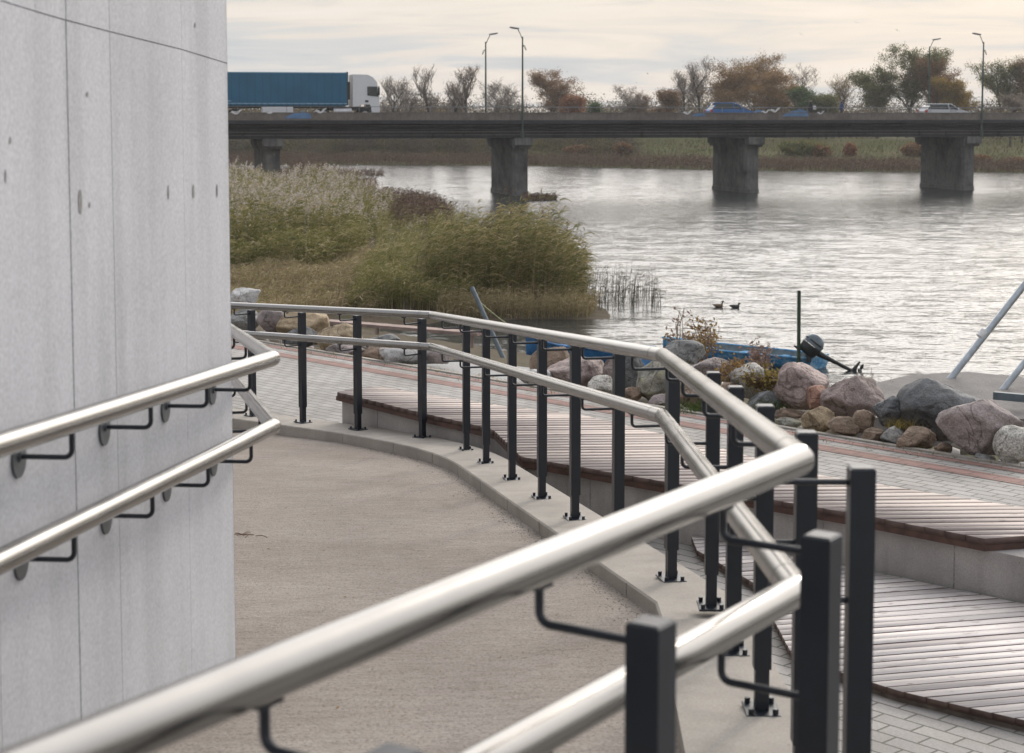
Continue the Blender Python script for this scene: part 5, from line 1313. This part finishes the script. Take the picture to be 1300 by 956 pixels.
# low thicket along the top of the bank, reading as one mass
def clumps(n,xr,ty,zz,rad,k,lsz,prof=None):
    C=[]
    for i in range(n):
        x=rs.uniform(*xr); t=rs.uniform(*ty); y=farY(x)+t; z=farz(x,t); hgt=rs.uniform(*zz)*(1+.4*noise.noise(Vector((x*.12,0,4))))
        m=int(k*hgt); C.append(np.stack([x+rs.normal(0,rad,m),y+rs.normal(0,rad,m),z+np.clip(np.abs(rs.normal(.45,.25,m)),0,.95)*hgt],1))
    c=np.concatenate(C); m=len(c); d1=rs.normal(0,1,(m,3)); d1/=np.linalg.norm(d1,axis=1)[:,None]; d2=np.cross(d1,rs.normal(0,1,(m,3))); d2/=np.linalg.norm(d2,axis=1)[:,None]; sz=lsz*rs.uniform(.5,1.3,m)[:,None]
    cl=np.repeat(rs.uniform(0,1,n),[len(q) for q in C])
    return np.stack([c-d1*sz,c-d2*sz*.6,c+d1*sz,c+d2*sz*.6],1).reshape(-1,3),np.arange(m*4).reshape(-1,4),np.clip(cl*.7+rs.uniform(0,.3,m),0,1)
THK=tinted('thicket_leaves',[(0,(.085,.055,.04)),(.4,(.12,.085,.055)),(.7,(.10,.10,.045)),(1,(.20,.12,.06))],.9,.2)
SCR=tinted('scrub_leaves',[(0,(.07,.055,.05)),(.3,(.15,.12,.08)),(.5,(.08,.07,.06)),(.75,(.13,.13,.05)),(1,(.26,.18,.08))],.9,.2)
put('thicket',clumps(420,(-60,100),(34,52),(3.6,5.4),1.3,90,.11),THK,'brownish thicket filling the gaps between the far trees','thicket')
put('far_wood',clumps(420,(-120,200),(110,170),(4.5,7.5),2.2,120,.17),THK,'hazy far-off wood behind the river trees','wood')
put('bank_scrub',clumps(240,(-55,-1),(10,27),(1.5,3.6),.75,230,.11),SCR,'dark brown scrub covering the left part of the far bank','scrub')
put('bank_scrub',clumps(60,(2,17),(14,27),(1.0,2.0),.9,200,.11),SCR,'low tawny scrub on the far bank between the middle piers','scrub')
def bush(px,ytop,wpx,Y,lf,label,seed):
    s=F/Y; X=(px-650)/s; z0=farz(X,Y-farY(X)); H=(147-ytop)/s+E-z0; W=wpx/s/2; m=int(900*W)
    root=empty('bush',(X,Y,z0)); tag(root,label,'bush','bushes on the far bank slope')
    u=rs.normal(0,1,(m,3)); u/=np.linalg.norm(u,axis=1)[:,None]; r=rs.uniform(.3,1,m)**.4; nz=np.array([1+.3*noise.noise(Vector(q)*2+Vector((seed,0,0))) for q in u])
    c=u*(r*nz)[:,None]*np.array([W,W*.8,H*.55])+np.array([0,0,H*.5]); c=c[c[:,2]>0]; m=len(c)
    d1=rs.normal(0,1,(m,3)); d1/=np.linalg.norm(d1,axis=1)[:,None]; d2=np.cross(d1,rs.normal(0,1,(m,3))); d2/=np.linalg.norm(d2,axis=1)[:,None]; sz=.17*rs.uniform(.5,1.3,m)[:,None]
    arr_mesh('crown',np.stack([c-d1*sz,c-d2*sz*.6,c+d1*sz,c+d2*sz*.6],1).reshape(-1,3),np.arange(m*4).reshape(-1,4),LM[lf],root,rnd=rs.uniform(0,1,m))
    rg=random.Random(seed); V,Q=tubes_arr([((0,0,0),(rg.uniform(-W,W)*.6,rg.uniform(-.5,.5),H*.8),.05,.02) for _ in range(7)],4); arr_mesh('stem',V,Q,M['barkd'],root)
for a in ((1020,178,66,229,'olive','wide dark green bush on the slope right of the middle pier',1),(1042,185,26,227,'brown','small brown bush below the wide dark green one',2),(1078,182,18,227,'red','small russet bush on the green slope between the right piers',3),
          (1160,182,34,226,'brown','grey-brown bush touching the left side of the rightmost pier',4),(790,181,26,240,'brown','brown bush on the slope midway between the middle piers',5),(1290,200,40,216,'brown','low brown bush at the right end of the far bank',6),(1238,196,36,218,'brown','low straw-brown bush right behind the rightmost pier',7),(736,184,40,246,'brown','dark brown bush right of the pier below the lamps',8)): bush(*a)
tree(1281,120,30,232,'grey',1,'bare dark trunk seen under the bridge right of the last pier',.5,41,base=1.8)
tree(1296,120,24,236,'grey',1,'second bare trunk under the bridge, at the right edge',.5,42,base=2.0)

# ---------------------------------------------------------------- weeds between the boulders
def weed(px,py,Y,H,W,n,leafm,label,name='dry_weed',lv=14,lsz=.02,cat='plant',grp=None):
    p=P(px,py,Y); root=empty(name,p); tag(root,label,cat,grp)
    rg=random.Random(int(px)); segs=[]; pts=[]
    for i in range(n):
        a=rg.uniform(-1,1); h=H*rg.uniform(.55,1.0); q=Vector((rg.uniform(-W,W)*.35,rg.uniform(-.15,.15),-.15)); d=Vector((a*W/H*.8,rg.uniform(-.2,.2),1)).normalized()
        for k in range(5):
            nq=q+d*(h/5); segs.append((q[:],nq[:],.005-.0006*k,.0045-.0006*k)); q=nq; d=(d+Vector((rg.gauss(0,.14),rg.gauss(0,.14),0))).normalized()
            if k>0:
                for j in range(max(1,lv//4)):
                    b_=q+Vector((rg.gauss(0,.05),rg.gauss(0,.05),rg.gauss(0,.03))); segs.append((q[:],b_[:],.003,.002)); pts += [b_[:]]*2
    V,Q=tubes_arr(segs,4); arr_mesh('stem',V,Q,M['weedst'],root)
    c=np.array(pts)+rs.normal(0,.018,(len(pts),3)); m=len(c); d1=rs.normal(0,1,(m,3)); d1/=np.linalg.norm(d1,axis=1)[:,None]; d2=np.cross(d1,rs.normal(0,1,(m,3))); d2/=np.linalg.norm(d2,axis=1)[:,None]; sz=lsz*rs.uniform(.6,1.4,m)[:,None]
    arr_mesh('leaves',np.stack([c-d1*sz,c-d2*sz*.5,c+d1*sz,c+d2*sz*.5],1).reshape(-1,3),np.arange(m*4).reshape(-1,4),leafm,root,rnd=rs.uniform(0,1,m))
M['weedst']=simple('weed_stem',(.17,.11,.07),.8)
WL1=tinted('weed_brown_leaf',[(0,(.14,.07,.03)),(.5,(.26,.16,.06)),(1,(.36,.28,.12))],.7,.3); WL2=tinted('weed_yellow_leaf',[(0,(.10,.09,.02)),(.5,(.22,.16,.04)),(1,(.30,.24,.08))],.7,.3); WL3=tinted('weed_green_leaf',[(0,(.04,.07,.015)),(1,(.10,.15,.04))],.7,.3)
WL4=tinted('weed_pink_head',[(0,(.20,.13,.11)),(1,(.38,.29,.26))],.8,.3)
weed(872,446,18.2,.40,.34,17,WL1,'bushy dry weed with brown leaves over the grey domed boulder',lv=18)
weed(900,440,18.5,.48,.20,9,WL1,'taller dry weed at the right of the grey domed boulder',lv=16)
weed(862,432,18.6,.58,.14,6,WL4,'thin pale dry stalk reaching over the water above the rail bend',lv=5)
weed(930,470,15.9,.24,.18,14,WL1,'russet weed in front of the blue boat left of the pointed boulder',lv=18)
weed(968,470,15.7,.16,.26,20,WL2,'yellow-green low weed between pointed boulder and blue boat',lv=22)
weed(965,455,16.6,.30,.16,12,WL4,'pinkish seed-headed weed before the blue boat hull',lv=14)
weed(1105,505,15.6,.16,.14,10,WL1,'small brown weed on the slab edge behind the pink boulder',lv=10)
weed(1108,497,22.5,.42,.35,14,WL4,'thin dry stalks standing at the slab edge against the water',lv=3,lsz=.008)
def tuft(px,py,Y,W,n,label,m,h=.12):
    p=P(px,py,Y); root=None; b=np.stack([rs.normal(0,W,n),rs.normal(0,W*.6,n),np.zeros(n)-.04],1); V,Q=ribbons(b,rs.uniform(.5,1.2,n)*h,np.full(n,.008),rs.normal(0,1,(n,2)),np.full(n,.8),3)
    o=arr_mesh('grass_tuft',V,Q,m,rnd=np.repeat(rs.uniform(0,1,n),3)); o.location=p; tag(o,label,'grass tuft')
tuft(880,521,YE(880)+.12,.12,240,'bright green grass tuft at the paving edge behind the rail bend',WL3)
tuft(568,477,YE(568)+.1,.08,110,'little green tuft at the paving edge behind the middle posts',WL3,.08)
tuft(905,515,YE(905)+.3,.10,120,'green weeds in the gap below the shaded brown boulder',WL3,.10)
tuft(978,512,YE(978)+.5,.10,160,'green leaves in the hollow below the pale pointed boulder',WL3,.10)
tuft(705,490,YE(705)+.3,.10,120,'yellowish grass at the foot of the rosy boulder',WL2,.10)
tuft(1140,537,YE(1140)+.2,.07,90,'mossy tuft between the blue-grey and the largest dark boulder',WL2,.07)
# dry debris line at the paving edge
m=1300; x=rs.uniform(-7,4,m); dd=rs.normal(-.02,.10,m); y=(CE+dd-NE.x*x)/NE.y; base=np.stack([x,y,np.full(m,ZP-.01)],1); V,Q=ribbons(base,rs.uniform(.015,.06,m),np.full(m,.008),rs.normal(0,1,(m,2)),np.full(m,1.2),2); tag(arr_mesh('edge_moss',V,Q,WL2,rnd=np.repeat(rs.uniform(0,1,m),2)),'thin straw and moss along the paving edge','moss',kind='stuff')
V=[];Q=[];c0=0;m=90
for i in range(m):
    y=float(rs.uniform(4,13)); x=float(rs.uniform(-2.2,inner_x(y)-.03)); 
    if x<-.9-.05*y: continue
    sz=float(rs.uniform(.004,.013)); a=float(rs.uniform(0,6.28)); z=E-fh(y)+.004
    q=np.array([[-1,0,0],[0,-.5,.25],[1,0,.1],[0,.5,.25]])*sz; ca,sa=math.cos(a),math.sin(a); q=np.stack([q[:,0]*ca-q[:,1]*sa,q[:,0]*sa+q[:,1]*ca,q[:,2]],1)+np.array([x,y,z]); V.append(q); Q.append([c0,c0+1,c0+2,c0+3]); c0+=4
tag(arr_mesh('leaf_litter',np.concatenate(V),np.array(Q),WL1,rnd=rs.uniform(0,.6,len(Q))),'tiny dry leaf crumbs scattered on the ramp','litter',kind='stuff')
# twig on the ramp
p=P(315,664,8.0); tz=E-fh(8.6); g_=G(315,664,fh(8.0)); b=MB()
for k in range(6):
    a=k*1.1; q=Vector((g_.x-.06+.02*k,g_.y+.01*math.sin(a*2),E-fh(g_.y)+.008)); b.tube([q,q+Vector((.05*math.cos(a),.03*math.sin(a),.008)),q+Vector((.09*math.cos(a),.06*math.sin(a),.002))],.0022,5)
tag(b.build('dry_twig',M['weedst']),'small curled dry twig lying on the ramp near the wall','twig')
# grit gathered against the kerb foot
m=1600; k_=rs.randint(6,len(I)-4,m); tt_=rs.uniform(0,1,m); V=[];Q=[];T=[];c0=0
for i in range(m):
    p=lerp(I[k_[i]],I[k_[i]+1],float(tt_[i])); dx=abs(float(rs.normal(0,.06)))+.008; s=float(rs.uniform(.001,.0032)); V.append(gv*s*np.array([1.3,1,.5])+np.array([p.x-dx,p.y,E-fh(p.y)+s*.3])); Q.append(gf+c0); T.append(np.full(len(gf),float(rs.uniform(0,.6)))); c0+=len(gv)
tag(arr_mesh('grit',np.concatenate(V),np.concatenate(Q),M['gravel'],rnd=np.concatenate(T)),'fine grit and crumbs gathered along the foot of the kerb','grit',kind='stuff')

# ---------------------------------------------------------------- haze
if HAZE:
    b=MB(); b.box((0,300,6),(700,760,34)); hz=b.build('haze',None); tag(hz,'thin pale river haze','haze',kind='stuff')
    m=bpy.data.materials.new('haze_air'); m.use_nodes=True; nt=m.node_tree; nt.nodes.clear(); out=nt.nodes.new('ShaderNodeOutputMaterial'); pv=nt.nodes.new('ShaderNodeVolumePrincipled'); pv.inputs['Color'].default_value=(.92,.94,.97,1); pv.inputs['Density'].default_value=.00020; pv.inputs['Anisotropy'].default_value=.3; nt.links.new(pv.outputs[0],out.inputs['Volume']); hz.data.materials.append(m)
